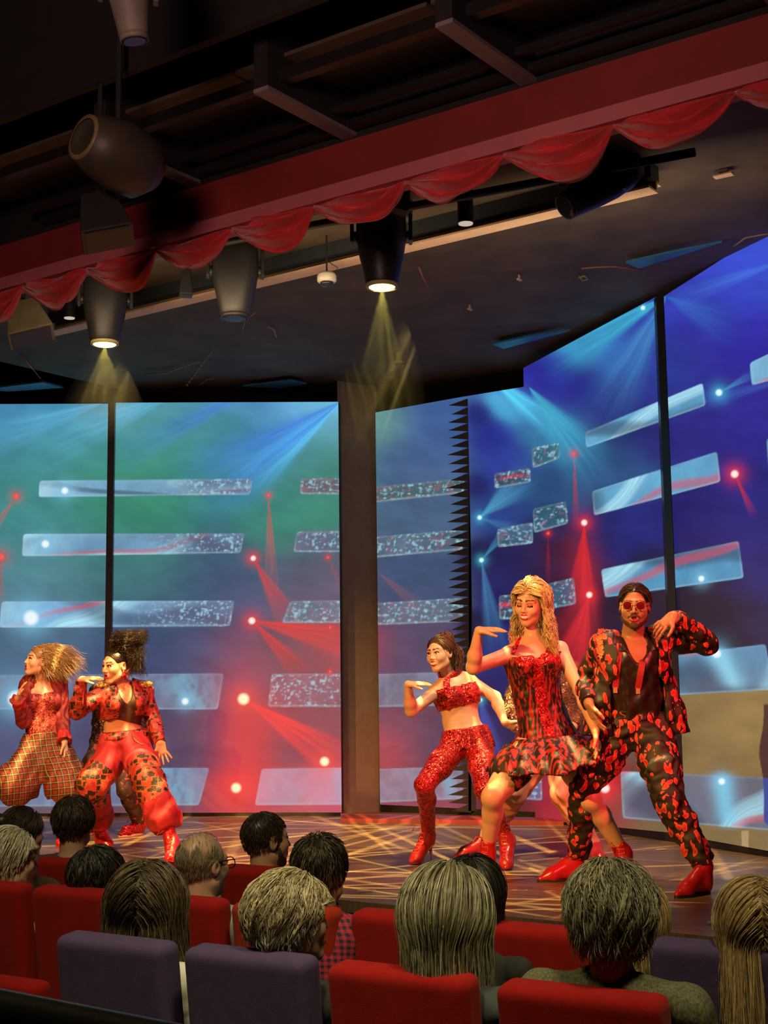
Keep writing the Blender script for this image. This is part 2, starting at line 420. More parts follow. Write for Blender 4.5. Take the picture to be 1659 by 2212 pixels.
def inquad(x, y, q, r=5):
    """0..1 mask of a rounded quad (clockwise from top left) and its inner u, v"""
    m = np.full(len(x), 1e9)
    for i in range(4):
        (x0, y0), (x1, y1) = q[i], q[(i+1) % 4]
        L = math.hypot(x1-x0, y1-y0); m0 = ((x1-x0)*(y-y0)-(y1-y0)*(x-x0))/L
        m = np.minimum(m, m0) if i == 0 else -np.logaddexp(-m/r*2, -m0/r*2)*r/2
    tl, tr, br, bl = [np.array(p, float) for p in q]
    u = (x-tl[0])/(tr[0]-tl[0]+1e-9); v = (y-(tl[1]+(tr[1]-tl[1])*u))/max(1, ((bl[1]-tl[1])+(br[1]-tr[1]))/2)
    return sstep(-0.8, 1.6, m), u, v, m
BARS = [  # quad, tone, texture kind
 ([(85, 1038), (546, 1034), (541, 1069), (83, 1074)], (120, 165, 200), 0), ([(50, 1153), (529, 1152), (520, 1195), (47, 1202)], (115, 155, 190), 0),
 ([(3, 1299), (507, 1297), (497, 1353), (-2, 1356)], (120, 165, 205), 0), ([(-40, 1458), (484, 1454), (471, 1533), (-40, 1533)], (120, 125, 150), 1),
 ([(-40, 1660), (453, 1658), (430, 1740), (-40, 1743)], (115, 135, 170), 1),
 ([(650, 1033), (760, 1032), (760, 1068), (647, 1068)], (120, 110, 125), 2), ([(640, 1148), (760, 1146), (760, 1193), (633, 1193)], (110, 120, 150), 2),
 ([(626, 1298), (760, 1296), (760, 1346), (608, 1346)], (115, 135, 160), 2), ([(587, 1455), (760, 1454), (760, 1527), (578, 1527)], (160, 110, 130), 2),
 ([(565, 1660), (760, 1658), (760, 1738), (550, 1740)], (190, 170, 195), 1),
 ([(800, 1052), (1003, 1033), (1003, 1065), (800, 1087)], (85, 110, 115), 2), ([(800, 1160), (1000, 1143), (1000, 1188), (800, 1206)], (100, 120, 140), 2),
 ([(800, 1303), (1000, 1291), (1000, 1343), (800, 1351)], (110, 125, 145), 2), ([(800, 1456), (998, 1450), (998, 1524), (800, 1528)], (130, 130, 150), 1),
 ([(800, 1661), (1000, 1655), (1000, 1726), (800, 1735)], (150, 140, 160), 1),
 ([(1067, 1022), (1146, 1011), (1147, 1042), (1068, 1056)], (60, 85, 105), 2), ([(1073, 1143), (1151, 1127), (1152, 1174), (1075, 1183)], (80, 115, 145), 2),
 ([(1077, 1286), (1160, 1280), (1160, 1334), (1078, 1339)], (65, 90, 115), 2), ([(1080, 1660), (1170, 1664), (1172, 1730), (1082, 1722)], (120, 110, 160), 2),
 ([(1148, 968), (1210, 955), (1210, 990), (1150, 1013)], (60, 115, 135), 2), ([(1150, 1099), (1223, 1082), (1228, 1131), (1153, 1152)], (60, 110, 135), 2),
 ([(1170, 1264), (1240, 1247), (1245, 1305), (1175, 1318)], (65, 105, 135), 2),
 ([(1263, 934), (1518, 827), (1525, 876), (1266, 968)], (95, 160, 195), 3), ([(1278, 1061), (1549, 975), (1557, 1041), (1283, 1114)], (100, 165, 200), 3),
 ([(1298, 1230), (1596, 1168), (1607, 1249), (1307, 1291)], (85, 150, 190), 3), ([(1390, 1424), (1654, 1391), (1672, 1490), (1398, 1506)], (95, 140, 175), 3),
 ([(1340, 1666), (1672, 1680), (1672, 1795), (1345, 1768)], (105, 110, 130), 3), ([(1619, 784), (1700, 745), (1700, 812), (1624, 833)], (125, 180, 210), 3),
 ([(1655, 948), (1720, 925), (1720, 1010), (1662, 1030)], (110, 160, 190), 3)]
STARS = [(547, 1206, 7, 'r'), (544, 1341, 9, 'r'), (526, 1510, 15, 'y'), (701, 1645, 12, 'y'), (510, 1702, 13, 'y'), (580, 1070, 4, 'R'), (35, 1072, 6, 'R'), (2, 1203, 8, 'R'),
 (708, 1204, 3.5, 'R'), (713, 1355, 3.5, 'R'), (713, 1451, 3.5, 'R'), (1262, 1129, 8, 'r'), (1273, 1285, 8, 'r'), (1240, 980, 4.5, 'R'), (1184, 1152, 4, 'R'), (1587, 1024, 10, 'r'),
 (1307, 1703, 12, 'r'), (1036, 1118, 6, 'c'), (1040, 1210, 6, 'c'), (1553, 848, 9, 'c'), (1389, 665, 6, 'c'), (1038, 1512, 5, 'c'), (67, 1335, 20, 'w'), (98, 1175, 10, 'w'), (1548, 1412, 12, 'w'),
 (1559, 1688, 9, 'w'), (1515, 1250, 8, 'w'), (400, 1515, 9, 'w'), (140, 1060, 9, 'w'), (35, 1510, 22, 'w')]
CONES = [  # apex, direction deg (0 = right, 90 = down), half width deg, reach, colour, strength
 (547, 1206, 60, 13, 190, (196, 66, 66), .75), (544, 1341, 12, 13, 330, (205, 58, 60), .8), (544, 1341, 46, 12, 200, (200, 55, 58), .75), (526, 1510, 33, 13, 330, (232, 62, 66), .9), (580, 1070, 88, 6, 260, (172, 92, 90), .65),
 (35, 1072, 125, 10, 120, (170, 100, 100), .6), (2, 1203, 95, 14, 140, (170, 80, 80), .5), (708, 1204, 65, 10, 130, (150, 80, 80), .4), (815, 1235, 40, 12, 170, (150, 90, 80), .35),
 (1240, 980, 88, 4, 170, (165, 40, 50), .8), (1262, 1129, 92, 14, 270, (190, 30, 40), .85), (1262, 1129, 90, 4, 200, (220, 40, 45), .6), (1273, 1285, 105, 20, 240, (200, 35, 45), .8), (1184, 1152, 90, 5, 130, (150, 30, 40), .7),
 (1587, 1024, 65, 7, 110, (190, 45, 45), .8), (1036, 1118, -40, 24, 170, (80, 160, 195), .65), (1036, 1118, 20, 16, 130, (60, 120, 165), .5), (1040, 1210, -50, 12, 110, (70, 150, 190), .5), (1040, 1210, 80, 12, 240, (70, 130, 180), .55),
 (1553, 848, -28, 11, 100, (70, 140, 190), .7), (736, 868, 140, 15, 330, (95, 205, 250), .85), (736, 868, 148, 22, 480, (60, 120, 215), .65), (400, 840, 158, 14, 420, (95, 180, 220), .5), (228, 868, 162, 12, 330, (95, 175, 215), .55), (560, 830, 152, 9, 420, (70, 120, 220), .45),
 (1148, 838, 208, 8, 90, (120, 225, 240), .0), (1040, 800, 38, 13, 260, (85, 205, 240), .9), (1142, 835, 52, 22, 300, (66, 165, 198), .75), (1440, 640, 150, 14, 340, (60, 175, 205), .75), (1440, 640, 118, 18, 360, (70, 150, 200), .5),
 (1438, 640, 25, 25, 200, (50, 110, 190), .5), (1700, 560, 160, 8, 320, (70, 120, 215), .5), (1700, 820, 165, 9, 300, (60, 100, 190), .4), (1036, 1500, 80, 20, 260, (70, 80, 170), .6)]
BASE = [(1030, 900, (30, 32, 110), 24), (1030, 1050, (28, 30, 92), 24), (1030, 1200, (26, 26, 70), 24), (1030, 1350, (26, 24, 60), 24), (1030, 1500, (28, 24, 62), 24), (1030, 1650, (60, 30, 48), 24), (1190, 810, (42, 40, 150), 40), (1260, 840, (34, 34, 128), 45), (1340, 900, (34, 32, 108), 40), (1250, 940, (44, 92, 136), 45), (1320, 970, (34, 44, 96), 45), (1200, 960, (58, 130, 165), 40), (1410, 960, (38, 38, 112), 40), (1300, 1150, (34, 30, 84), 40), (1400, 1210, (30, 26, 62), 40), (1520, 1100, (38, 34, 110), 50), (1620, 1150, (40, 36, 112), 50), (1180, 1140, (34, 34, 82), 40), (1110, 1060, (36, 66, 124), 30), (1110, 1200, (34, 32, 82), 40), (1110, 1310, (30, 30, 84), 40),
 (60, 890, (72, 140, 190), 110), (300, 890, (84, 150, 170), 110), (520, 890, (80, 140, 195), 110), (690, 890, (110, 185, 220), 80), (100, 980, (68, 142, 136), 110), (350, 1000, (60, 138, 112), 120), (600, 1020, (62, 122, 150), 100), (700, 1000, (72, 132, 122), 80),
 (60, 1110, (66, 138, 138), 110), (300, 1110, (58, 136, 112), 120), (600, 1110, (58, 132, 112), 110), (500, 950, (62, 136, 120), 80), (680, 1060, (66, 138, 112), 80), (80, 1240, (82, 130, 140), 110), (300, 1240, (64, 112, 118), 110), (480, 1240, (66, 84, 118), 100), (680, 1250, (95, 88, 112), 90),
 (60, 1400, (78, 104, 132), 110), (330, 1400, (58, 74, 112), 110), (480, 1420, (84, 74, 108), 80), (690, 1400, (128, 72, 88), 80), (600, 1420, (110, 72, 92), 60), (300, 1590, (72, 66, 98), 110), (80, 1590, (82, 84, 118), 110), (440, 1590, (92, 68, 98), 70), (530, 1600, (175, 66, 78), 55), (630, 1600, (112, 68, 90), 50), (700, 1570, (140, 72, 88), 60),
 (100, 1750, (110, 88, 98), 90), (350, 1755, (118, 72, 88), 90), (520, 1720, (215, 62, 72), 70), (690, 1752, (185, 88, 110), 80), (610, 1745, (170, 72, 90), 50),
 (830, 920, (95, 150, 140), 50), (930, 930, (62, 95, 150), 80), (900, 1010, (74, 98, 138), 80), (900, 1110, (74, 98, 128), 80), (900, 1240, (66, 82, 116), 80), (900, 1400, (84, 72, 102), 80), (880, 1590, (120, 70, 90), 70), (840, 1620, (190, 70, 80), 50), (960, 1600, (80, 60, 88), 60), (900, 1745, (150, 70, 90), 70),
 (1060, 940, (36, 42, 140), 40), (1110, 880, (85, 195, 235), 40), (1090, 1000, (45, 60, 150), 50), (1080, 1100, (40, 65, 135), 50), (1100, 1230, (36, 36, 92), 60), (1080, 1400, (32, 40, 110), 60), (1120, 1500, (28, 30, 95), 60), (1100, 1600, (38, 32, 84), 60), (1110, 1740, (95, 30, 45), 50),
 (1180, 850, (44, 40, 150), 60), (1280, 760, (58, 140, 190), 60), (1200, 920, (60, 125, 170), 70), (1290, 870, (38, 34, 120), 70), (1370, 780, (48, 70, 165), 70), (1380, 850, (40, 48, 130), 60), (1200, 1050, (40, 75, 120), 70), (1330, 1010, (46, 80, 130), 70), (1240, 1200, (92, 26, 48), 60), (1180, 1220, (50, 26, 62), 50), (1340, 1160, (34, 38, 112), 70), (1390, 1130, (38, 40, 122), 60),
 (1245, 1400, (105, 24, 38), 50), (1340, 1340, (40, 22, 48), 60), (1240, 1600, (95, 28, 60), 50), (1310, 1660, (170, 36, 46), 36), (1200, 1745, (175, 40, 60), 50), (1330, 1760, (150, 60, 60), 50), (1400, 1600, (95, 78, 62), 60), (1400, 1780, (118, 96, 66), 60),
 (1500, 640, (52, 62, 178), 80), (1600, 600, (56, 78, 205), 80), (1560, 720, (46, 40, 160), 90), (1480, 760, (44, 52, 140), 60), (1600, 900, (46, 40, 140), 80), (1500, 930, (44, 40, 125), 60), (1600, 1080, (40, 38, 120), 80), (1490, 1120, (36, 30, 96), 60), (1640, 1250, (46, 40, 110), 60), (1560, 1330, (36, 26, 50), 80), (1500, 1370, (34, 24, 44), 60),
 (1560, 1580, (146, 118, 74), 90), (1640, 1560, (150, 122, 76), 60), (1500, 1580, (134, 108, 70), 60), (1560, 1640, (140, 114, 72), 60), (1560, 1815, (134, 110, 72), 60), (1640, 1830, (138, 114, 76), 60), (1640, 1350, (52, 42, 80), 50)]  # olive browns: warm stage light painted into the screen colours
def screen_colour(x, y):
    c = lin(grad2(x, y, BASE))
    streak = fbm(x*0.012+y*0.02, (y*0.9-x*0.5)*0.03, 3)
    c = c*(0.78+0.45*streak)[:, None]
    for (ax, ay, dg, hw, L, col, st) in CONES:
        dx, dy = x-ax, y-ay; d = np.hypot(dx, dy)+1e-6; a = np.degrees(np.arctan2(dy, dx)); da = (a-dg+180) % 360-180
        m = (1-sstep(0.55 if col[0] > 150 else 0.25, 1.0, np.abs(da)/hw))*(1-sstep(0.15, 1.0, d/L))*st
        m = m*(0.7+0.6*vnoise(da*0.35+ax, d*0.006, 5))*sstep(0, 6, d)
        c = lerp3(c, lin(col)*(0.9+0.35*vnoise(da*0.8, d*0.02, 9))[:, None], np.clip(m, 0, 1))
    for n, (q, tone, kind) in enumerate(BARS):
        m, u, v, e = inquad(x, y, q)
        s = m > 0.003
        if not s.any(): continue
        us, vs, xs, ys, ms, es = u[s], v[s], x[s], y[s], m[s], e[s]
        t = lin(tone); W_ = (q[1][0]-q[0][0]); A = us*W_/40
        g1 = vnoise(A*0.28+n*7, vs*0.8+n, 11); f1 = vnoise(A*0.55+n*3, vs*1.1+g1, 12); f2 = fbm(A*2.2+n*3, vs*3+2*f1, 13, 4)
        cc = np.tile(t, (len(us), 1))*(0.62+0.5*f1+0.35*f2)[:, None]
        T3 = lambda c_: np.tile(lin(c_), (len(us), 1))
        if kind in (0, 3):
            w1 = A*0.55+vs*1.5+3.2*g1+n; fine = 0.75+0.5*vnoise(w1*7, vs*2, 15)
            k = sstep(0.35, 1.0, np.sin(w1)); cc = lerp3(cc, T3((178, 232, 250))*fine[:, None], 0.8*k)
            k = sstep(0.45, 1.0, np.sin(A*0.42-vs*2.2+3.5*g1+2*n)); cc = lerp3(cc, T3((54, 62, 88)), 0.65*k)
            k = sstep(0.90, 1.0, np.sin(A*0.33+vs*2.6+2.5*g1+n*1.7+1)); cc = lerp3(cc, T3((205, 85, 105)), 0.6*k)
            if kind == 0:
                k = sstep(0.5, 0.78, us); sp = sstep(0.52, 0.82, vnoise(xs*0.30+ys*.05, ys*0.17, 21)*0.5+vnoise(xs*0.14, ys*0.33-xs*.05, 22)*0.5)
                cc = lerp3(cc, T3((92, 92, 120)), 0.7*k); cc = lerp3(cc, T3((160, 212, 235)), sp*k*0.85)
                cc = lerp3(cc, T3((175, 222, 240)), 0.75*(1-sstep(0.02, 0.28, us))*(0.3+0.7*f2))
        elif kind == 2:
            cc = cc*0.72
            sp = sstep(0.52, 0.84, vnoise(xs*0.28+ys*.06, ys*0.17, 31+n)*0.5+vnoise(xs*0.13, ys*0.32-xs*.04, 32)*0.5); cc = lerp3(cc, T3((160, 212, 230)), sp*0.85)
            sp = sstep(0.66, 0.82, vnoise(xs*0.13+9, ys*0.22, 41+n)); cc = lerp3(cc, T3((170, 85, 100)), sp*0.4)
            if n in (15, 17): cc = lerp3(cc, T3((225, 50, 70)), 0.8*np.exp(-((vs-0.4)/0.09)**2)*sstep(.3, .6, f2))
        else:
            k = sstep(0.35, 0.8, f2); cc = lerp3(cc, T3((150, 172, 205)), 0.35*k)
            k = np.exp(-((us-0.80-0.1*vs)/0.07)**2)*sstep(0.35, 0.7, f2+0.1); cc = lerp3(cc, T3((120, 200, 230)), 0.65*k)
        edge = np.exp(-((es-2)/2.2)**2)*(0.25+0.5*sstep(0.3, 1.0, vs)); cc = lerp3(cc, np.tile(lin((185, 225, 235)), (len(us), 1)), 0.42*edge)
        op = 0.88 if kind != 1 else 0.68
        c[s] = lerp3(c[s], cc, ms*op)
    # red wash over the lower middle
    for (px, py, sx, sy, st) in ((525, 1600, 62, 170, .55), (690, 1690, 60, 70, .35), (600, 1560, 60, 70, .2), (1262, 1290, 28, 130, .30), (1240, 1690, 50, 70, .12), (760, 1400, 80, 60, .25), (1300, 1695, 30, 45, .55)):
        g = st*np.exp(-((x-px)/sx)**2-((y-py)/sy)**2); c = lerp3(c, np.tile(lin((238, 60, 66)), (len(x), 1)), g)
    k = np.exp(-((x-1562-(y-1700)*0.14)/22)**2)*sstep(1660, 1690, y)*(1-sstep(1760, 1800, y)); c = lerp3(c, np.tile(lin((125, 205, 235)), (len(x), 1)), 0.8*k)
    k = np.exp(-((x-1552-(y-1410)*0.5)/24)**2)*sstep(1395, 1408, y)*(1-sstep(1470, 1500, y)); c = lerp3(c, np.tile(lin((150, 215, 240)), (len(x), 1)), 0.8*k)
    TC = {'r': ((255, 235, 225), (255, 50, 50)), 'R': ((255, 90, 80), (220, 50, 55)), 'y': ((255, 248, 200), (255, 75, 60)), 'c': ((215, 255, 255), (70, 190, 225)), 'w': ((235, 248, 255), (130, 205, 240))}
    for (sx, sy, r, t) in STARS:
        d = np.hypot(x-sx, y-sy); s = d < r*8
        if not s.any(): continue
        ds = d[s]; core, halo = lin(TC[t][0]), lin(TC[t][1])
        g = 0.75*np.exp(-(ds/(r*1.75))**1.5); c[s] = lerp3(c[s], np.tile(halo, (len(ds), 1)), g)
        g = 1-sstep(r*0.45, r*1.05, ds); c[s] = lerp3(c[s], np.tile(core, (len(ds), 1)), g)
    # the filmed person at the far right edge
    xe = 1649-10*np.exp(-((y-1625)/45)**2)
    k = sstep(0, 2, x-xe)*sstep(1518, 1524, y)*(1-sstep(1770, 1776, y-(x-1649)))
    pc = np.where((y < 1680)[:, None], lin((76, 50, 46)), lin((62, 76, 150)))
    c = lerp3(c, pc, k)
    k = sstep(1601, 1603, x)*(1-sstep(1616, 1618, x))*sstep(1793, 1796, y); c = lerp3(c, np.tile(lin((176, 152, 108)), (len(x), 1)), k*0.9)
    return c
def screen_mat():
    m, nt, b = nodes('video_wall_picture')
    at = NN(nt, 'ShaderNodeAttribute', attribute_name='tone')
    b.inputs['Base Color'].default_value = (0.012, 0.012, 0.012, 1); b.inputs['Roughness'].default_value = 0.5
    b.inputs['Specular IOR Level'].default_value = 0.2
    nt.links.new(at.outputs['Color'], b.inputs['Emission Color']); b.inputs['Emission Strength'].default_value = 1.0
    m.cycles.emission_sampling = 'NONE'
    return m
M_SCREEN = screen_mat()
def base_depth(x, y): return Pz(x, y, 0.0)[1]
def wall_panel(label, bl, br, ytl, ytr, dl, dr, kick=0.0, step=2.1):
    """bl, br: photo points of the lower corners, ytl/ytr: photo heights of the upper corners, dl/dr: distances"""
    A, B = P(*bl, dl), P(*br, dr)
    zt = []
    for q, yt in ((A, ytl), (B, ytr)):
        lo, hi = 0.0, 8.0
        for _ in range(40):
            mid = (lo+hi)/2
            if proj((q[0], q[1], mid))[1] > yt: lo = mid
            else: hi = mid
        zt.append(lo)
    wpx = abs(br[0]-bl[0]); hpx = max(bl[1]-ytl, br[1]-ytr)
    nu, nv = int(wpx/step)+2, int(hpx/step)+2
    u, v = np.meshgrid(np.linspace(0, 1, nu), np.linspace(0, 1, nv))
    u, v = u.ravel(), v.ravel()
    X = A[0]+(B[0]-A[0])*u; Y = A[1]+(B[1]-A[1])*u; Zb = A[2]+(B[2]-A[2])*u; Zt = zt[0]+(zt[1]-zt[0])*u
    V = np.stack([X, Y, Zb+(Zt-Zb)*v], 1)
    q = V-CAM; w = q @ Fw; px = CX+FPX*(q @ Rw)/w; py = CY-FPX*(q @ Uw)/w
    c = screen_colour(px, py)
    i = np.arange((nv-1)*nu).reshape(nv-1, nu)[:, :-1].ravel()
    F = np.stack([i, i+1, i+nu+1, i+nu], 1)
    root = empty('video_wall', ((A[0]+B[0])/2, (A[1]+B[1])/2, 0.0)); og = np.array(root.location)
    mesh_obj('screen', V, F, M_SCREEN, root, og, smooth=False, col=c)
    n = unit([-(B[1]-A[1]), B[0]-A[0], 0]); n = n if n[1] > 0 else -n
    a, b2 = np.array([A[0], A[1], 0]), np.array([B[0], B[1], 0])
    mb = MB()
    def at(p, z, o): return np.array([p[0], p[1], z])+n*o
    mb.hexa([at(a, A[2], .012), at(b2, B[2], .012), at(b2, B[2], .11), at(a, A[2], .11), at(a, zt[0], .012), at(b2, zt[1], .012), at(b2, zt[1], .11), at(a, zt[0], .11)])
    mb.build('cabinet', M_BLACK, root, og)
    mb = MB()
    mb.hexa([at(a, 0.0, .004), at(b2, 0.0, .004), at(b2, 0.0, .1), at(a, 0.0, .1), at(a, A[2], .004), at(b2, B[2], .004), at(b2, B[2], .1), at(a, A[2], .1)])
    mb.build('plinth', M_BLACKG, root, og)
    return tag(root, label, 'video wall', 'video walls round the stage')
dL = lambda x: 12.95-0.40*x/737
def dM(x): return 12.95+(12.1-12.95)*(x-815)/(1170-815)
def dR(x):
    A = Pz(1152, 1772); B = Pz(1659, 1852)
    lo, hi = 0.0, 1.4
    for _ in range(40):
        m = (lo+hi)/2; q = A+(B-A)*m
        if proj(q)[0] < x: lo = m
        else: hi = m
    return (A+(B-A)*lo)[1]
wall_panel('green and blue video wall cut by the left edge, behind the woman in plaid', (-60, 1757), (224, 1757), 873, 872, dL(-60), dL(224))
wall_panel('widest green to red video wall with the bright star lights', (232, 1756), (738, 1755), 870, 868, dL(232), dL(738))
wall_panel('narrow grey blue video wall right of the dark gap, behind the woman in red sequins', (821, 1738), (1012, 1747), 891, 858, dM(821), dM(1012))
wall_panel('narrow deep blue video wall beside the serrated black column', (1012, 1747), (1172, 1755), 858, 833, dM(1012)-.002, dM(1172))
wall_panel('tall blue video wall with tilted bars behind the blonde woman and the man', (1156, 1770), (1463, 1800), 795, 641, dR(1156), dR(1463))
wall_panel('tall blue video wall cut by the right edge, warm light painted brown at the bottom', (1481, 1806), (1760, 1856), 640, 478, dR(1481), dR(1760))
# dark gap between the walls, posts in the joints
def pillar(name, label, pts, d0, d1, yt, yb, mat):
    A = P(pts[0], yb, d0); B = P(pts[1], yb, d1); zt = P((pts[0]+pts[1])/2, yt, (d0+d1)/2)[2]
    mb = MB(); n = np.array([0, .08, 0])
    a, b2 = np.array([A[0], A[1], 0]), np.array([B[0], B[1], 0]); z = np.array([0, 0, zt])
    mb.hexa([a, b2, b2+n, a+n, a+z, b2+z, b2+n+z, a+n+z])
    return tag(mb.build(name, mat, None, (a+b2)/2), label, 'pillar')
pillar('masking_panel', 'brown masking panel filling the dark gap between the video walls', (736, 824), 12.72, 12.99, 822, 1760, M_MASK)
pillar('joint_post', 'thin black post in the joint of the two left video walls', (221, 236), dL(228)-.06, dL(228)-.06, 868, 1756, M_BLACKG)
pillar('joint_post', 'tall black post in the joint of the two right video walls, behind the man', (1463, 1480), dR(1463)-.10, dR(1481)-.10, 636, 1806, M_BLACKG)
# serrated black column
mb = MB(); nT = 50
D0 = dM(1005)-0.06
def cp(x, y, d=0.0): return P(x, y, D0+d)
mb.hexa([cp(1012, 1752, 0), cp(1042, 1752, 0), cp(1042, 1752, .05), cp(1012, 1752, .05), cp(1014, 860, 0), cp(1040, 860, 0), cp(1040, 860, .05), cp(1014, 860, .05)])
for k in range(nT):
    y = 861+k*17.9
    tip = 968+4*math.sin(k*1.7)+(3 if k % 2 else 0)
    y2 = y+17.5
    q = [cp(1018, y-3), cp(1018, y2), cp(tip, y+15+1.5*math.sin(k))]
    q2 = [cp(1018, y-3, .04), cp(1018, y2, .04), cp(tip, y+15+1.5*math.sin(k), .02)]
    mb.add(q+q2, [(0, 1, 2), (5, 4, 3), (0, 3, 4, 1), (1, 4, 5, 2), (2, 5, 3, 0)])
tag(mb.build('serrated_column', M_BLACK, None, Pz(1025, 1755)), 'black column with saw-tooth edge between the two narrow video walls', 'column')
# low step at the foot of the walls, red light painted into its colour
mb = MB(); q = [Pz(736, 1777), Pz(1218, 1783), Pz(1218, 1776), Pz(736, 1766)]
mb.hexa([*q, *[p+np.array([0, 0, .035]) for p in q]])
tag(mb.build('low_step', plain('painted_red_light', (0.25, 0.03, 0.025), 0.4), None, sum(q)/4), 'low dark red step along the foot of the video walls', 'step')
# ------------------------------------------------------------------ smooth solid modelling for bodies and clothes
import openvdb
class SDF:
    def __init__(s, pts, pad, h):
        pts = np.asarray(pts, float); s.h = h
        s.lo = pts.min(0)-pad; n = np.ceil((pts.max(0)+pad-s.lo)/h).astype(int)+1
        s.n = n; s.F = np.full(n, 1.0, np.float32); s.ID = np.zeros(n, np.uint8)
        s.ax = [(s.lo[i]+h*np.arange(n[i])).astype(np.float32) for i in range(3)]
    def _box(s, lo, hi):
        a = np.maximum(np.floor((np.asarray(lo)-s.lo)/s.h).astype(int), 0); b = np.minimum(np.ceil((np.asarray(hi)-s.lo)/s.h).astype(int)+1, s.n)
        if (b <= a).any(): return None
        sl = tuple(slice(a[i], b[i]) for i in range(3))
        return sl, s.ax[0][sl[0]][:, None, None], s.ax[1][sl[1]][None, :, None], s.ax[2][sl[2]][None, None, :]
    def _join(s, sl, d, k, mid, op):
        F = s.F[sl]; d = d.astype(np.float32)
        if op == 'add':
            if mid is not None:
                I = s.ID[sl]; I[d < F] = mid
            hh = np.clip(0.5+0.5*(F-d)/k, 0, 1); s.F[sl] = F*(1-hh)+d*hh-k*hh*(1-hh)
        elif op == 'sub':
            d = -d; hh = np.clip(0.5-0.5*(F-d)/k, 0, 1); new = F*(1-hh)+d*hh+k*hh*(1-hh)
            if mid is not None:
                I = s.ID[sl]; I[(new > F+1e-4) & (d > F-k*0.3)] = mid
            s.F[sl] = new
        elif op == 'paint':
            I = s.ID[sl]; I[d < 0] = mid
    def cap(s, a, ra, b, rb, k=0.02, mid=0, w=None, ws=1.0, op='add'):
        a, b = np.asarray(a, float), np.asarray(b, float); r = max(ra, rb)*max(ws, 1)+k+3*s.h
        q = s._box(np.minimum(a, b)-r, np.maximum(a, b)+r)
        if q is None: return s
        sl, X, Y, Z = q; px, py, pz = X-a[0], Y-a[1], Z-a[2]; ba = b-a
        if w is not None and ws != 1:
            w = unit(w); g = 1-1/ws; c = (px*w[0]+py*w[1]+pz*w[2])*g
            px, py, pz = px-c*w[0], py-c*w[1], pz-c*w[2]; ba = ba-w*(ba @ w)*g
        L = float(ba @ ba)+1e-9
        t = np.clip((px*ba[0]+py*ba[1]+pz*ba[2])/L, 0, 1)
        d = np.sqrt((px-t*ba[0])**2+(py-t*ba[1])**2+(pz-t*ba[2])**2)-(ra+(rb-ra)*t)
        s._join(sl, d, k, mid, op); return s
    def ell(s, c, r, ax=None, k=0.02, mid=0, op='add'):
        c = np.asarray(c, float); r = np.asarray(r, float); ax = np.eye(3) if ax is None else np.asarray(ax)
        R = r.max()+k+3*s.h; q = s._box(c-R, c+R)
        if q is None: return s
        sl, X, Y, Z = q; px, py, pz = X-c[0], Y-c[1], Z-c[2]
        l = [(px*a[0]+py*a[1]+pz*a[2]) for a in ax]
        k0 = np.sqrt(sum((l[i]/r[i])**2 for i in range(3))); k1 = np.sqrt(sum((l[i]/r[i]**2)**2 for i in range(3)))+1e-6
        s._join(sl, k0*(k0-1)/k1, k, mid, op); return s
    def box(s, c, hs, ax=None, rad=0.01, k=0.02, mid=0, op='add'):
        c = np.asarray(c, float); ax = np.eye(3) if ax is None else np.asarray(ax); R = np.linalg.norm(hs)+k+3*s.h
        q = s._box(c-R, c+R)
        if q is None: return s
        sl, X, Y, Z = q; px, py, pz = X-c[0], Y-c[1], Z-c[2]
        l = [np.abs(px*ax[i][0]+py*ax[i][1]+pz*ax[i][2])-(hs[i]-rad) for i in range(3)]
        d = np.sqrt(sum(np.maximum(v, 0)**2 for v in l))+np.minimum(np.maximum(np.maximum(l[0], l[1]), l[2]), 0)-rad
        s._join(sl, d, k, mid, op); return s
    def plane(s, p, n, k=0.006, mid=None):      # keeps the side the normal points away from
        n = unit(n); p = np.asarray(p, float)
        d = (s.ax[0][:, None, None]-p[0])*n[0]+(s.ax[1][None, :, None]-p[1])*n[1]+(s.ax[2][None, None, :]-p[2])*n[2]
        m = s.F < 0.5
        s._join((slice(None),)*3, np.where(m, -d, -1.0*np.maximum(d, 0)-0), k, mid, 'sub') if False else None
        s.F = np.maximum(s.F, d.astype(np.float32)); return s
    def curve(s, pts, r0, r1=None, k=0.01, mid=0, op='add'):
        r1 = r0 if r1 is None else r1; m = len(pts)-1
        for i in range(m): s.cap(pts[i], r0+(r1-r0)*i/m, pts[i+1], r0+(r1-r0)*(i+1)/m, k, mid, op=op)
        return s
    def wrinkle(s, amp, freq, seed=0, along=None, sq=0.35, where=None):
        """cloth folds: waves that run across `along`"""
        idx = np.nonzero(np.abs(s.F) < 5*s.h+amp*2)
        p = np.stack([s.ax[i][idx[i]] for i in range(3)], 1); rs = np.random.default_rng(seed); d = 0
        al = unit([0, 0, 1]) if along is None else unit(along)
        for j in range(5):
            v = rs.normal(size=3); v = v-(al*(v @ al))*(1-sq); v = unit(v)*freq*rs.uniform(0.6, 1.7)
            ph = rs.uniform(0, 6.28); w2 = rs.normal(size=3)*freq*0.25
            d = d+np.sin(p @ v+ph+1.5*np.sin(p @ w2+ph*2))/(1+0.4*j)
        d = d*amp*0.45
        if where is not None: d = d*where(p)
        s.F[idx] += d.astype(np.float32); return s
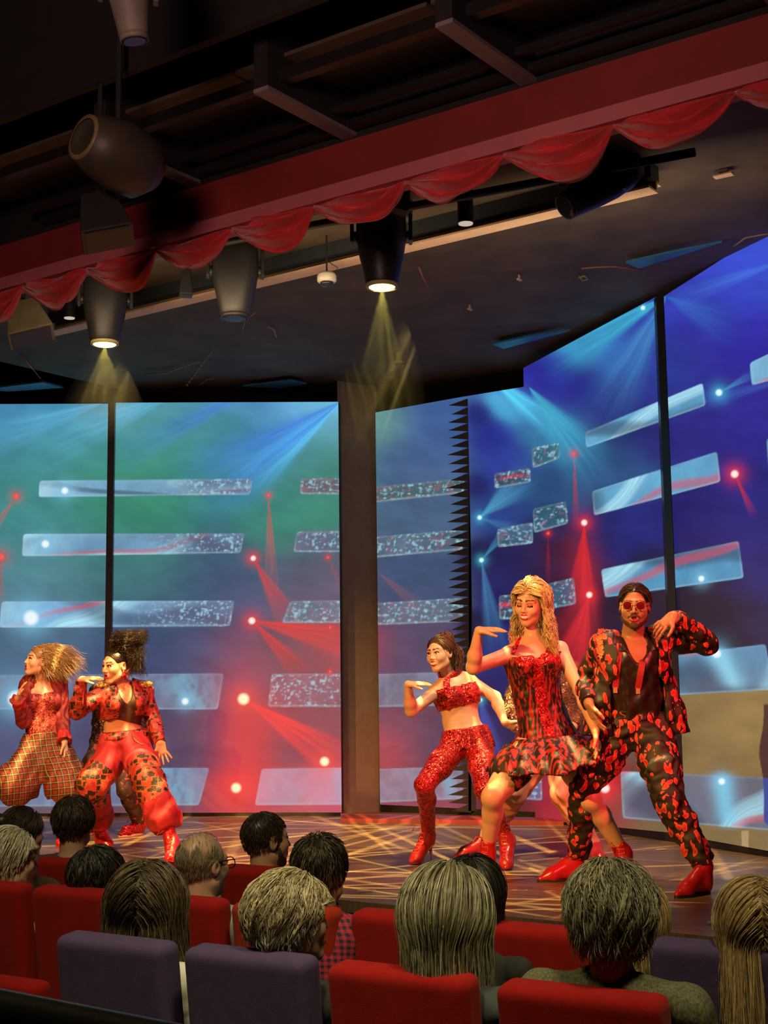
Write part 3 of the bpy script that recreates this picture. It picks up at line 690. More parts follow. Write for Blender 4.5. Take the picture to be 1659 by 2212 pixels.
    def raw(s, thick=None):
        g = openvdb.FloatGrid(background=1.0)
        A = np.clip(s.F, -4*s.h, 4*s.h); A[0], A[-1] = 4*s.h, 4*s.h; A[:, 0], A[:, -1] = 4*s.h, 4*s.h; A[:, :, 0], A[:, :, -1] = 4*s.h, 4*s.h
        g = openvdb.FloatGrid(4*s.h); g.copyFromArray(np.ascontiguousarray(A))
        pts, quads = g.convertToQuads(0.0)
        V = np.asarray(pts, np.float64)*s.h+s.lo; Q = np.asarray(quads, np.int32)[:, ::-1]
        c = ((V[Q].mean(1)-s.lo)/s.h).round().astype(int); c = np.clip(c, 0, s.n-1)
        return V, np.ascontiguousarray(Q), s.ID[c[:, 0], c[:, 1], c[:, 2]]
    def build(s, name, mats, parent=None, origin=(0, 0, 0), relax=1):
        V, Q, I = s.raw()
        if relax and len(V):
            for _ in range(relax):
                acc = np.zeros_like(V); cnt = np.zeros(len(V))
                for a in range(4):
                    b = (a+1) % 4
                    np.add.at(acc, Q[:, a], V[Q[:, b]]); np.add.at(cnt, Q[:, a], 1)
                    np.add.at(acc, Q[:, b], V[Q[:, a]]); np.add.at(cnt, Q[:, b], 1)
                V = V*0.5+0.5*acc/np.maximum(cnt, 1)[:, None]
        I = np.minimum(I, len(mats)-1) if isinstance(mats, (list, tuple)) else None
        o = mesh_obj(name, V, Q, mats, parent, origin, I)
        return o
def bvh(o):
    me = o.data; V = np.empty(len(me.vertices)*3, np.float32); me.vertices.foreach_get('co', V)
    loc = np.array(o.matrix_basis.translation) if o.parent is None else np.array(o.parent.matrix_basis.translation)
    V = V.reshape(-1, 3)+loc
    n = len(me.polygons); lt = np.empty(len(me.loops), np.int32); me.loops.foreach_get('vertex_index', lt)
    return BVHTree.FromPolygons(V.tolist(), lt.reshape(n, -1).tolist())
def on(tree, p, d, off=0.004, reach=1.0, default=None):
    """the point of a surface met from p going along d, lifted off a little"""
    h = tree.ray_cast(Vector(p), Vector(unit(d)), reach)
    if h[0] is None: return default
    return np.array(h[0])-unit(d)*off
def seen(tree, x, y, off=0.004):
    r = ray(x, y); r = unit(r); h = tree.ray_cast(Vector(CAM), Vector(r), 60)
    return None if h[0] is None else np.array(h[0])-r*off
# ------------------------------------------------------------------ people
def skin_mat(name, c, rough=0.42):
    m, nt, b = nodes(name)
    v = coords(nt); c = np.asarray(c, float)
    nt.links.new(ramp(nt, noise(nt, v, 14, 4), [(0.3, c*0.9), (0.7, np.minimum(c*1.08, 1))]), b.inputs['Base Color'])
    b.inputs['Roughness'].default_value = rough; b.inputs['Specular IOR Level'].default_value = 0.4
    b.inputs['Subsurface Weight'].default_value = 0.0
    bump(nt, b, noise(nt, v, 160, 2), 0.05, 0.002); return m
SK_FAIR = skin_mat('fair_skin', (0.62, 0.36, 0.25)); SK_TAN = skin_mat('tan_skin', (0.50, 0.27, 0.17)); SK_BROWN = skin_mat('brown_skin', (0.38, 0.19, 0.11))
SK_AUD = skin_mat('audience_skin', (0.50, 0.29, 0.21))
M_LIPS = plain('red_lips', (0.42, 0.03, 0.04), 0.35, bmp=0); M_TEETH = plain('teeth_white', (0.8, 0.76, 0.68), 0.3, bmp=0)
M_EYEW = plain('eye_white', (0.75, 0.72, 0.68), 0.25, bmp=0); M_EYED = plain('eye_dark', (0.012, 0.008, 0.006), 0.2, bmp=0)
M_BROW = plain('brow_brown', (0.05, 0.025, 0.015), 0.7, bmp=0); M_MOUTH = plain('mouth_dark', (0.10, 0.015, 0.015), 0.5, bmp=0)
M_BEARD = plain('beard_stubble', (0.07, 0.038, 0.026), 0.8, scale=60)
M_LIDS = plain('eye_shadow', (0.30, 0.12, 0.08), 0.5, bmp=0); M_GREYB = plain('grey_stubble', (0.22, 0.19, 0.17), 0.8)
def body_mats(skin, beard=None): return [skin, M_LIPS, M_TEETH, M_EYEW, M_EYED, M_BROW, M_MOUTH, beard or M_BEARD, M_LIDS]
LIP, TEETH, EYEW, EYED, BROW, MOUTH, BEARD, LIDS = 1, 2, 3, 4, 5, 6, 7, 8

def head_axes(fwd, up):
    f = unit(fwd); u = unit(np.asarray(up, float)-f*(np.asarray(up, float) @ f)); r = np.cross(f, u)   # r: to the person's right
    return np.array([r, f, u])
def head(S, c, ax, s=1.0, smile=0, mouth_open=0, beard=False, closed=False, fem=True, nose=1.0, lips=True, fat=1.0, face=True):
    """c: middle of the head; ax rows = right, forward, up; s: head height / 0.23 m"""
    c = np.asarray(c, float)
    def w(x, y, z): return c+s*(x*ax[0]+y*ax[1]+z*ax[2])
    S.ell(w(0, -.016, .032), np.array([.074, .094, .084])*s, ax, .02)
    S.ell(w(0, .026, -.026), np.array([.064*fat, .062, .082])*s, ax, .03)
    jw = .043 if fem else .050
    for q in (-1, 1):
        S.cap(w(q*jw*fat, .012, -.062), .024*s, w(q*.012, .062, -.097), .018*s, .025)
        S.ell(w(q*.040, .057, -.024), np.array([.027, .025, .026])*s, ax, .025)       # cheek
        if smile: S.ell(w(q*.034, .070, -.034), np.array([.018, .016, .015])*s, ax, .015)
        S.cap(w(q*.046, .067, .027), .008*s, w(q*.012, .080, .024), .009*s, .022)      # brow ridge
        S.ell(w(q*.076, -.006, -.006), np.array([.010, .021, .032])*s, ax, .008)       # ear
        S.ell(w(q*.083, -.001, -.004), np.array([.006, .010, .016])*s, ax, .004, op='sub')
    S.ell(w(0, .068, -.099), np.array([.020, .017, .016])*s, ax, .02)                  # chin
    nt_ = .104 if fem else .108
    S.cap(w(0, .084, .010), .0075*s, w(0, nt_*nose, -.027), .0095*s, .014)
    for q in (-1, 1): S.ell(w(q*.011, .093, -.031), np.array([.0095, .010, .0075])*s, ax, .008)
    if not face: return
    S.ell(w(0, .077, -.060), np.array([.030, .018, .022])*s, ax, .016)
    for q in (-1, 1):
        S.ell(w(q*.031, .094, .004), np.array([.016, .012, .0095])*s, ax, .009, op='sub')
        if fem: S.ell(w(q*.031, .080, .011), np.array([.017, .016, .008])*s, ax, .004, mid=LIDS, op='paint')
        if closed:
            S.ell(w(q*.031, .077, .003), np.array([.016, .013, .011])*s, ax, .004, mid=LIDS)
            S.curve([w(q*.047, .080, -.002), w(q*.032, .090, -.006), w(q*.018, .088, -.004)], .0042*s, k=.002, mid=EYED, op='paint')
        else:
            S.ell(w(q*.031, .0755, .003), np.array([.014, .0125, .0115])*s, ax, .002, mid=EYEW)
            S.ell(w(q*.030, .087, .003), np.array([.0058, .006, .0062])*s, ax, .001, mid=EYED, op='paint')
            S.curve([w(q*.047, .078, .005), w(q*.040, .0855, .012), w(q*.024, .087, .012), w(q*.016, .084, .004)], .0030*s, k=.003, mid=EYED)
        S.curve([w(q*.052, .070, .029), w(q*.037, .084, .035), w(q*.014, .092, .029)], .0042*s, .0058*s, k=.004, mid=BROW, op='paint')
    cw = .022+.011*smile; cz = -.060+.008*smile; my = .087-.007*smile
    if mouth_open or smile:
        if smile: S.ell(w(0, .093, -.0605), np.array([.021, .010, .0062])*s, ax, .003, mid=TEETH, op='paint')
        else: S.ell(w(0, .095, -.062), np.array([.014, .014, .005+.007*mouth_open])*s, ax, .004, mid=MOUTH, op='sub')
    oz = .005*mouth_open+.0045*smile
    L = LIP if lips else None
    S.curve([w(-cw, my-.006, cz), w(-.010, .094, -.0535+oz), w(0, .0955, -.055+oz), w(.010, .094, -.0535+oz), w(cw, my-.006, cz)], .0042*s, k=.004, mid=L)
    S.curve([w(-cw, my-.006, cz), w(-.010, .092, -.069-oz), w(.010, .092, -.069-oz), w(cw, my-.006, cz)], .0052*s, k=.004, mid=L)
    if lips: S.curve([w(-.016, .088, -.0665-oz), w(-.008, .095, -.0705-oz), w(.008, .095, -.0705-oz), w(.016, .088, -.0665-oz)], .0062*s, k=.004, mid=LIP, op='paint')
    if beard:
        S.curve([w(-.030, .082, -.058), w(-.014, .097, -.046), w(.014, .097, -.046), w(.030, .082, -.058)], .0065*s, k=.005, mid=BEARD, op='paint')
        S.ell(w(0, .080, -.092), np.array([.020, .020, .012])*s, ax, .01, mid=BEARD, op='paint')
        for q in (-1, 1):
            S.cap(w(q*.068, .010, -.030), .018*s, w(q*.054, .035, -.078), .020*s, .004, BEARD, op='paint')
            S.cap(w(q*.052, .035, -.082), .022*s, w(0, .075, -.110), .024*s, .004, BEARD, op='paint')
def hand(S, wr, d, n, thumb, s=1.0, curl=(.25, .25, .25, .25), spread=.10, tcurl=.3, mid=0):
    """wr wrist, d towards the fingers, n the way the palm faces, thumb: the side the thumb is on"""
    d = unit(d); n = unit(np.asarray(n, float)-d*(np.asarray(n, float) @ d)); t = np.cross(d, n); t = t if t @ np.asarray(thumb, float) > 0 else -t
    wr = np.asarray(wr, float)
    kn = wr+d*.088*s
    S.cap(wr+d*.012*s, .019*s, wr+d*.075*s, .0155*s, .012, mid, t, 1.9)
    L = (.072, .080, .074, .058); off = (.029, .010, -.010, -.028)
    for i in range(4):
        b = kn+t*off[i]*s-d*.008*s; a = spread*(1.5-i); dd = unit(d*math.cos(a)+t*math.sin(a)); p = b; ang = 0
        for j, (fl, fr) in enumerate(((.44, .0086), (.31, .0078), (.25, .0068))):
            ang += curl[i]*(0.8 if j == 0 else 1.15)
            q = p+(dd*math.cos(ang)+n*math.sin(ang))*L[i]*fl*s
            S.cap(p, fr*s, q, fr*.93*s, .004, mid); p = q
    b = wr+d*.028*s+t*.024*s
    q = b+(d*.62+t*.72+n*.3*tcurl)*.036*s; q2 = q+(d*.86+t*.38+n*tcurl)*.030*s; q3 = q2+(d*.95+t*.12+n*tcurl*1.2)*.024*s
    S.cap(b, .014*s, q, .0105*s, .01, mid); S.cap(q, .0105*s, q2, .0092*s, .005, mid); S.cap(q2, .0092*s, q3, .0078*s, .004, mid)

class Fig:
    def __init__(s, J, fem=True, k=1.0, face_cam=None):
        s.J = {a: np.asarray(b, float) for a, b in J.items()}; s.fem = fem; s.k = k
        J = s.J
        s.hipc = (J['hipL']+J['hipR'])/2
        s.up = unit(J['neck']-s.hipc); s.rt = unit((J['shR']-J['shL'])-s.up*((J['shR']-J['shL']) @ s.up)); s.fw = np.cross(s.up, s.rt)
        hr = unit((J['hipR']-J['hipL'])); hu = unit(np.array([0, 0, 1.0])*0.5+s.up); hr = unit(hr-hu*(hr @ hu)); s.hr, s.hu, s.hf = hr, hu, np.cross(hu, hr)
        s.chest = J.get('chest', s.hipc*0.36+J['neck']*0.64); s.waist = J.get('waist', s.hipc*0.66+J['neck']*0.34)
        f = fem; k_ = k
        s.seg = {}
        for q in 'LR':
            s.seg['ua'+q] = [(J['sh'+q], (.046 if f else .056)*k_, J['el'+q], (.036 if f else .044)*k_)]
            m = J['el'+q]*.7+J['wr'+q]*.3
            s.seg['fa'+q] = [(J['el'+q], .037*k_ if f else .043*k_, m, (.038 if f else .046)*k_), (m, (.038 if f else .046)*k_, J['wr'+q], (.0235 if f else .028)*k_)]
            mid = J['hip'+q]*.5+J['kn'+q]*.5
            s.seg['th'+q] = [(J['hip'+q], (.086 if f else .086)*k_, mid, (.077 if f else .077)*k_), (mid, (.077 if f else .077)*k_, J['kn'+q], (.053 if f else .056)*k_)]
            ax = unit(J['an'+q]-J['kn'+q]); kb = unit(J['kn'+q]-(J['hip'+q]+J['an'+q])/2 + s.hf*0.02); back = -unit(kb-ax*(kb @ ax))
            cf = J['kn'+q]*.68+J['an'+q]*.32+back*.018*k_
            s.seg['sh'+q] = [(J['kn'+q], .051*k_, cf, .051*k_ if f else .055*k_), (cf, .051*k_ if f else .055*k_, J['an'+q], .034*k_)]
    def torso(s, S, inf=0.0, mid=0, bust=1.0, k=.03, lower=True, upper=True):
        J, f, g = s.J, s.fem, s.k; rt, up, fw = s.rt, s.up, s.fw
        if lower:
            S.ell(s.hipc+s.hu*.03*g, np.array([(.158 if f else .155)+inf, .112+inf, .115+inf])*np.array([g, g, g]), np.array([s.hr, s.hf, s.hu]), k, mid)
            for q in 'LR': S.ell(J['hip'+q]-s.hf*.045*g+s.hu*.0, np.array([.08+inf, .08+inf, .09+inf])*g, np.array([s.hr, s.hf, s.hu]), k, mid)
        S.cap(s.hipc+s.hu*.06*g, (.102 if f else .112)*g+inf, s.waist, (.086 if f else .104)*g+inf, k, mid, rt, 1.36)
        S.cap(s.waist, (.086 if f else .104)*g+inf, s.chest-up*.04, (.098 if f else .116)*g+inf, k, mid, rt, 1.36)
        if upper:
            S.ell(s.chest+up*.02, np.array([(.150 if f else .178)*g+inf, (.104 if f else .118)*g+inf, .155*g+inf]), np.array([rt, fw, up]), k, mid)
            tr = .036 if f else .046
            for q in 'LR': S.cap(J['neck']-up*.03, tr*g+inf*.7, J['sh'+q], (.044 if f else .054)*g+inf, .05, mid)
            if f and bust:
                for q in (-1, 1): S.ell(s.chest+rt*q*.068*g+fw*.082*g+up*.012, np.array([.060, .055, .058])*g*bust+inf*.7, np.array([rt, fw, up]), .022, mid)
    def limb(s, S, key, inf=0.0, mid=0, k=.02, grow=1.0):
        for (a, ra, b, rb) in s.seg[key]: S.cap(a, ra*grow+inf, b, rb*grow+inf, k, mid)
    def body(s, h=.0038, head_kw=None, hands=None, skip=()):
        J = s.J; pts = list(J.values())+[J['head']+np.array([0, 0, .14*s.k])]
        S = SDF(pts, .22, h)
        s.torso(S)
        for q in 'LR':
            for a in ('ua', 'fa', 'th', 'sh'):
                if a+q not in skip: s.limb(S, a+q, k=.022)
        S.cap(J['neck']-s.up*.02, (.052 if s.fem else .064)*s.k, J['head']-s.ha[2]*.05-s.ha[1]*.018, (.046 if s.fem else .056)*s.k, .018)
        head(S, J['head'], s.ha, fem=s.fem, **(head_kw or {}))
        for q in 'LR':
            if hands and hands.get(q): hand(S, J['wr'+q], s=s.k*(0.95 if s.fem else 1.06), **hands[q])
            if 'an'+q in J and 'toe'+q in J: S.cap(J['an'+q], .03*s.k, J['toe'+q]*.75+J['an'+q]*.25, .024, .02)
        return S
    def setface(s, fwd, up): s.ha = head_axes(fwd, up)

# hair in locks -----------------------------------------------------
def hair_mat(name, rough=0.38):
    m, nt, b = nodes(name)
    at = NN(nt, 'ShaderNodeAttribute', attribute_name='tone')
    v = coords(nt); f = ramp(nt, noise(nt, v, 70, 2), [(0.3, (.75, .75, .75)), (.7, (1.2, 1.2, 1.2))])
    nt.links.new(mixc(nt, 1.0, at.outputs['Color'], f, 'MULTIPLY'), b.inputs['Base Color'])
    b.inputs['Roughness'].default_value = rough; b.inputs['Specular IOR Level'].default_value = 0.45
    return m
M_HAIR = hair_mat('hair')
def strands(c, ax, s, n, length, cols, seed=0, pts=12, rad=.0016, crown=(0, -.05, .1), thick=.014, wave=.004, freq=30, zmin=-.02, front=.045, lift=0.0, curl=0.0, out=.25, clump=.5, part=None, vary=.35, zback=-.075, grav=1.0, taper=0.0, clear=False, zmax=9):
    """locks of hair that start on the scalp, follow the skull away from the crown and then hang"""
    rs = np.random.default_rng(seed); c = np.asarray(c, float)
    E = np.array([.080, .101, .090])*s; C0 = np.array([0, -.016, .032])*s
    roots = []
    while len(roots) < n:
        v = unit(rs.normal(size=3)); p = v*E+C0
        # hairline: no hair on the face
        lim = zmin if v[1] < -.1 else zmin+(v[1]+.1)*.115
        if p[2] < (lim*s if v[1] > -.35 else zback*s): continue
        if v[1] > 0.55 and p[2] < front*s: continue
        if p[2] > zmax*s+.012*math.sin(v[0]*9+v[1]*7)*s: continue
        roots.append(v)
    v = np.array(roots); L = length*(1-vary*rs.random(n)); lay = thick*(0.25+0.75*rs.random(n))
    cr = np.asarray(crown, float)*s
    L = L*(1-taper*np.clip(.55-v[:, 2]*.9, 0, 1))
    ph = np.round((np.arctan2(v[:, 0], v[:, 1])*6+v[:, 2]*5)*clump*2)/(clump*2)*7.3+rs.normal(size=n)*.18
    rs_side = rs.random(n) < .5
    p = v*(E+lay[:, None])+C0
    path = [p.copy()]; ds = L/(pts-1); side0 = unit(np.array([1., 0, 0]))
    dirn = None
    down = ax @ np.array([0, 0, -1.0])                 # gravity in the head's frame
    for i in range(1, pts):
        q = (p-C0)/(E+lay[:, None]); nr = q/(E+lay[:, None]); nr /= np.linalg.norm(nr, axis=1)[:, None]
        if part is not None: away = np.stack([np.sign(p[:, 0]-part*s)*1.0, -.35*np.ones(n), np.zeros(n)], 1)*np.clip(1.2-4*np.abs(p[:, 2]-.1*s)/s, .15, 1)[:, None]
        else: away = p-cr
        away = away/(np.linalg.norm(away, axis=1)[:, None]+1e-6)
        d = away*.9+down[None]*.8*grav
        d = d-nr*(d*nr).sum(1)[:, None]
        lowq = sstep(-.1, -.55, q @ -down*1.0) if False else sstep(0.15, .75, (q*down).sum(1))
        free = d*(1-lowq)[:, None]+(down[None]*grav+nr*out*.2)*lowq[:, None]
        if lift: free = free+nr*lift*(1-i/pts)
        if curl: free = free-nr*curl*sstep(.6, 1, i/pts)
        free /= np.linalg.norm(free, axis=1)[:, None]+1e-6
        p = p+free*ds[:, None]
        q = (p-C0)/(E+lay[:, None]*.9); r = np.linalg.norm(q, axis=1)
        ins = r < 1
        p = np.where(ins[:, None], C0+q/r[:, None]*(E+lay[:, None]*.9), p)
        if clear:
            fz = sstep(.0, .035, p[:, 1]/s)*sstep(front+.012, front-.02, p[:, 2]/s)
            sx_ = np.where(np.abs(v[:, 0]) < .05, np.where(rs_side, 1., -1.), np.sign(v[:, 0]))
            tx = sx_*np.maximum(np.abs(p[:, 0]), (.078+.4*lay)*s)
            p[:, 0] = p[:, 0]*(1-fz)+tx*fz; p[:, 1] = np.minimum(p[:, 1], np.where(p[:, 2] < (front-.005)*s, .04*s+lay*.5, 9))
        path.append(p.copy())
    A = np.array(path)                                # pts, n, 3
    t = np.linspace(0, 1, pts)[:, None]
    a = wave*(.3+.7*t)*np.sin(t*L[None]*freq+ph[None]); b = wave*(.3+.7*t)*np.cos(t*L[None]*freq*.9+ph[None]*1.3)
    A[:, :, 0] += a+rs.normal(size=(1, n))*wave*.18*t; A[:, :, 1] += b
    A[:, :, 2] += .4*a
    Wd = c+A @ ax
    return tubes(Wd, rad, t, cols, rs)
def tubes(Wd, rad, t, cols, rs):
    pts, n = Wd.shape[:2]
    T = np.gradient(Wd, axis=0); T /= np.linalg.norm(T, axis=2)[:, :, None]+1e-9
    up = np.array([.3, .5, .8]); a = np.cross(T, up); a /= np.linalg.norm(a, axis=2)[:, :, None]+1e-9; b = np.cross(T, a)
    r = rad*(1-.75*t**3)[:, :, None]*(0.7+.6*rs.random((1, n, 1)))
    V = np.stack([Wd+r*a, Wd+r*(-.5*a+.87*b), Wd+r*(-.5*a-.87*b)], 2)     # pts, n, 3, 3
    V = V.transpose(1, 0, 2, 3).reshape(-1, 3)
    base = (np.arange(n)[:, None, None]*pts*3)+(np.arange(pts-1)[None, :, None]*3); j = np.arange(3)[None, None, :]
    k = (j+1) % 3
    F = np.stack([base+j, base+k, base+3+k, base+3+j], 3).reshape(-1, 4)
    cols = np.asarray(cols, float); w = rs.random(n)*(len(cols)-1); i = np.minimum(w.astype(int), len(cols)-2); f = (w-i)[:, None]
    cc = cols[i]*(1-f)+cols[i+1]*f; cc = cc*(.75+.5*rs.random((n, 1)))
    return V, F, np.repeat(cc, pts*3, 0)
def hair_obj(parent, og, pieces, name='hair', smooth=True):
    V = []; F = []; Cc = []; b = 0
    for v, f, c in pieces:
        V.append(v); F.append(f+b); Cc.append(np.broadcast_to(c, v.shape)); b += len(v)
    return mesh_obj(name, np.concatenate(V), np.concatenate(F).astype(np.int32), M_HAIR, parent, og, None, smooth, np.concatenate(Cc))
def skullcap(c, ax, s, col, grow=.006, zmin=-.02, front=.05, extra=(), h=.006, low=-.075):
    """the mass of hair under the locks"""
    c = np.asarray(c, float); S = SDF([c-.16*s, c+.16*s]+[e[0] for e in extra]+[e[2] for e in extra], .09, h)
    S.ell(c+(-.016*ax[1]+.032*ax[2])*s, (np.array([.076, .096, .086])+grow)*s, ax, .01)
    S.ell(c+(.085*ax[1]-.012*ax[2])*s, np.array([.075, .062, front+.022])*s, ax, .012, op='sub')
    S.box(c+(.02*ax[1]+(low-.05)*ax[2])*s, np.array([.12, .16, .05])*s, ax, .01, .01, op='sub')
    for q in (-1, 1): S.ell(c+(q*.085*ax[0]+.012*ax[1]-.02*ax[2])*s, np.array([.03, .035, .045])*s, ax, .012, op='sub')
    for (a, ra, b, rb) in extra: S.cap(a, ra, b, rb, .02)
    V, Q, I = S.raw(); return V, Q, np.asarray(col, float)
# ------------------------------------------------------------------ seats
def cloth(name, c, rough=0.9, bscale=420, bmp=0.35, var=0.10): return plain(name, c, rough, var=var, scale=18, bmp=bmp, bscale=bscale, spec=0.08, sheen=0.06)
M_SRED = cloth('red_upholstery', (0.30, 0.009, 0.008)); M_SORG = cloth('orange_red_upholstery', (0.33, 0.026, 0.010)); M_SPUR = cloth('purple_upholstery', (0.075, 0.050, 0.135))
M_STEEL = plain('dark_seat_metal', (0.03, 0.03, 0.032), 0.4, 0.6)
SEATZ = 0.31
CUSH = {}
def rounded_back():
    """the padded back of a seat: local x across, y towards the stage, z up (0 = hall floor)"""
    S = SDF([(-.25, -.08, .30), (.25, .08, 1.12)], .06, .009); top = SEATZ-FLOOR_Z
    rec = .03
    t = math.atan2(.09, .7); ax = np.array([[1, 0, 0], [0, math.cos(t), math.sin(t)], [0, -math.sin(t), math.cos(t)]])
    c = np.array([0, .012, top-.345])
    S.box(c, (.221, .052, .348), ax, .028, .01)
    return S.raw()
BV, BQ, _ = rounded_back()
def seat_proto(mat, nm):
    r = empty('theatre_seat', (0, 0, 0))
    mesh_obj('backrest', BV, BQ, mat, r)
    S = SDF([(-.24, .03, .33), (.24, .52, .47)], .05, .01); S.box((0, .29, .405), (.225, .235, .052), None, .035, .01)
    V, Q, _ = S.raw(); mesh_obj('seat', V, Q, mat, r)
    for q in (-1, 1):
        mb = MB(); mb.box((q*.2, .25, .17), (.03, .30, .34)); mb.box((q*.2, .25, .012), (.06, .42, .024)); mb.build('leg', M_STEEL, r, bevel=.004)
    return r
def copy_tree(o):
    c = o.copy(); COL.objects.link(c)
    for ch in o.children:
        d = ch.copy(); COL.objects.link(d); d.parent = c
        for g in ch.children:
            e = g.copy(); COL.objects.link(e); e.parent = d
    return c
protos = {}
ROWANG = math.atan2(-FACE[0], FACE[1])
def seat(px, py, kind, label, z=SEATZ, sink=0.0):
    """px, py: where the photo shows the upper left corner of the seat's back"""
    p = Pz(px, py, z); c = p - ROW*0.221 + FACE*0.085
    if kind not in protos: protos[kind] = seat_proto({'red': M_SRED, 'orange': M_SORG, 'purple': M_SPUR}[kind], kind); o = protos[kind]
    else: o = copy_tree(protos[kind])
    o.location = (c[0], c[1], FLOOR_Z-sink); o.rotation_euler = (0, 0, ROWANG)
    tag(o, label, 'theatre seat', 'theatre seats facing the stage')
    return o
seat(113, 2018, 'purple', 'purple theatre seat in the nearest row, left one of its two purple seats')
seat(388, 2046, 'purple', 'purple theatre seat in the nearest row, behind the woman with wavy grey-blonde hair')
seat(697, 2083, 'red', 'bright red theatre seat beside the right purple one in the nearest row')
seat(1062, 2124, 'red', 'bright red theatre seat behind the woman in the olive grey sweater, nearest row')
seat(-105, 2104, 'red', 'low red seat at the left edge, beside the left purple seat', sink=0.31, z=0.0)
r2 = [(-125, 1900, 'red', 'red theatre seat cut by the left edge, behind the white-haired man'), (62, 1915, 'red', 'red theatre seat behind the man with black hair and a grey temple'),
      (268, 1931, 'red', 'red theatre seat behind the bald man with glasses'), (492, 1949, 'orange', 'orange red theatre seat behind the man in the gingham shirt'),
      (750, 1967, 'red', 'red theatre seat left of the long grey hair, second row'), (1048, 1996, 'red', 'red theatre seat between the two grey-haired women, second row'),
      (1392, 2031, 'purple', 'purple theatre seat at the right edge, behind the long blonde hair')]
for s_ in r2: seat(*s_)
for s_ in [(72, 1852, 'red', 'red theatre seat behind the man in the brown jacket'), (262, 1861, 'red', 'red theatre seat hidden behind the grey bald head, third row'),
           (466, 1870, 'red', 'red theatre seat behind the bearded man with short dark hair')]: seat(*s_)
# black rail at the lower left, next to the camera
A, B = P(-120, 2118, 2.6), P(440, 2228, 2.35)
d = unit(B-A); n = np.array([-d[1], d[0], 0]); up = np.array([0, 0, 1.0])
mb = MB(); pts = [A+(B-A)*t for t in np.linspace(0, 1, 8)]
mb.tube([p-up*.03 for p in pts], .034, 14)
o = mb.build('hand_rail', M_BLACKG, None, (A+B)/2, smooth=True)
tag(o, 'black rounded hand rail crossing the lower left corner in front of the seats', 'hand rail')
mb = MB()
mb.hexa([A-up*.9-n*.012, B-up*.9-n*.012, B-up*.9+n*.012, A-up*.9+n*.012, A-up*.05-n*.012, B-up*.05-n*.012, B-up*.05+n*.012, A-up*.05+n*.012])
for t in (.05, .95):
    q = A+(B-A)*t; mb.tube([q-up*.04, np.array([q[0], q[1], FLOOR_Z])], .02, 10)
mb.build('rail_panel', M_BLACK, o, (A+B)/2)

# ------------------------------------------------------------------ audience
def gingham(name, c1, c2, sc=95):
    m, nt, b = nodes(name); v = coords(nt, (sc, sc, sc))
    sp = NN(nt, 'ShaderNodeSeparateXYZ'); nt.links.new(v, sp.inputs[0])
    def st(s): return math_(nt, 'GREATER_THAN', math_(nt, 'FRACT', math_(nt, 'MULTIPLY', s, 0.5)), 0.5)
    xy = math_(nt, 'ADD', sp.outputs[0], math_(nt, 'MULTIPLY', sp.outputs[1], 0.6))
    f = math_(nt, 'MULTIPLY', math_(nt, 'ADD', st(xy), st(sp.outputs[2])), 0.5)
    nt.links.new(ramp(nt, f, [(0.0, c1), (0.5, (np.asarray(c1)+np.asarray(c2))*.5), (1.0, c2)]), b.inputs['Base Color']); b.inputs['Roughness'].default_value = 0.85
    return m
M_KNIT = plain('olive_grey_knit', (0.13, 0.125, 0.085), 0.9, var=0.45, scale=160, bmp=0.6, bscale=170, spec=0.1, stretch=(1, 1, .5))
M_WHITE = plain('white_cotton', (0.62, 0.6, 0.58), 0.85, bmp=0.2); M_GREYT = plain('grey_cotton', (0.30, 0.32, 0.33), 0.85)
M_BROWNJ = plain('dark_brown_cloth', (0.085, 0.05, 0.038), 0.8); M_DKCLOTH = plain('black_cloth', (0.016, 0.016, 0.018), 0.85); M_TEAL = plain('dark_slate_cloth', (0.045, 0.06, 0.065), 0.85)
M_GING = gingham('red_navy_gingham', (0.42, 0.02, 0.05), (0.015, 0.012, 0.04)); M_JEANS = plain('dark_trouser_cloth', (0.02, 0.022, 0.03), 0.9)
M_GLASSM = plain('black_frame', (0.01, 0.01, 0.01), 0.3, bmp=0)
YAW = lambda a: np.array([math.sin(math.radians(a)), math.cos(math.radians(a)), 0])
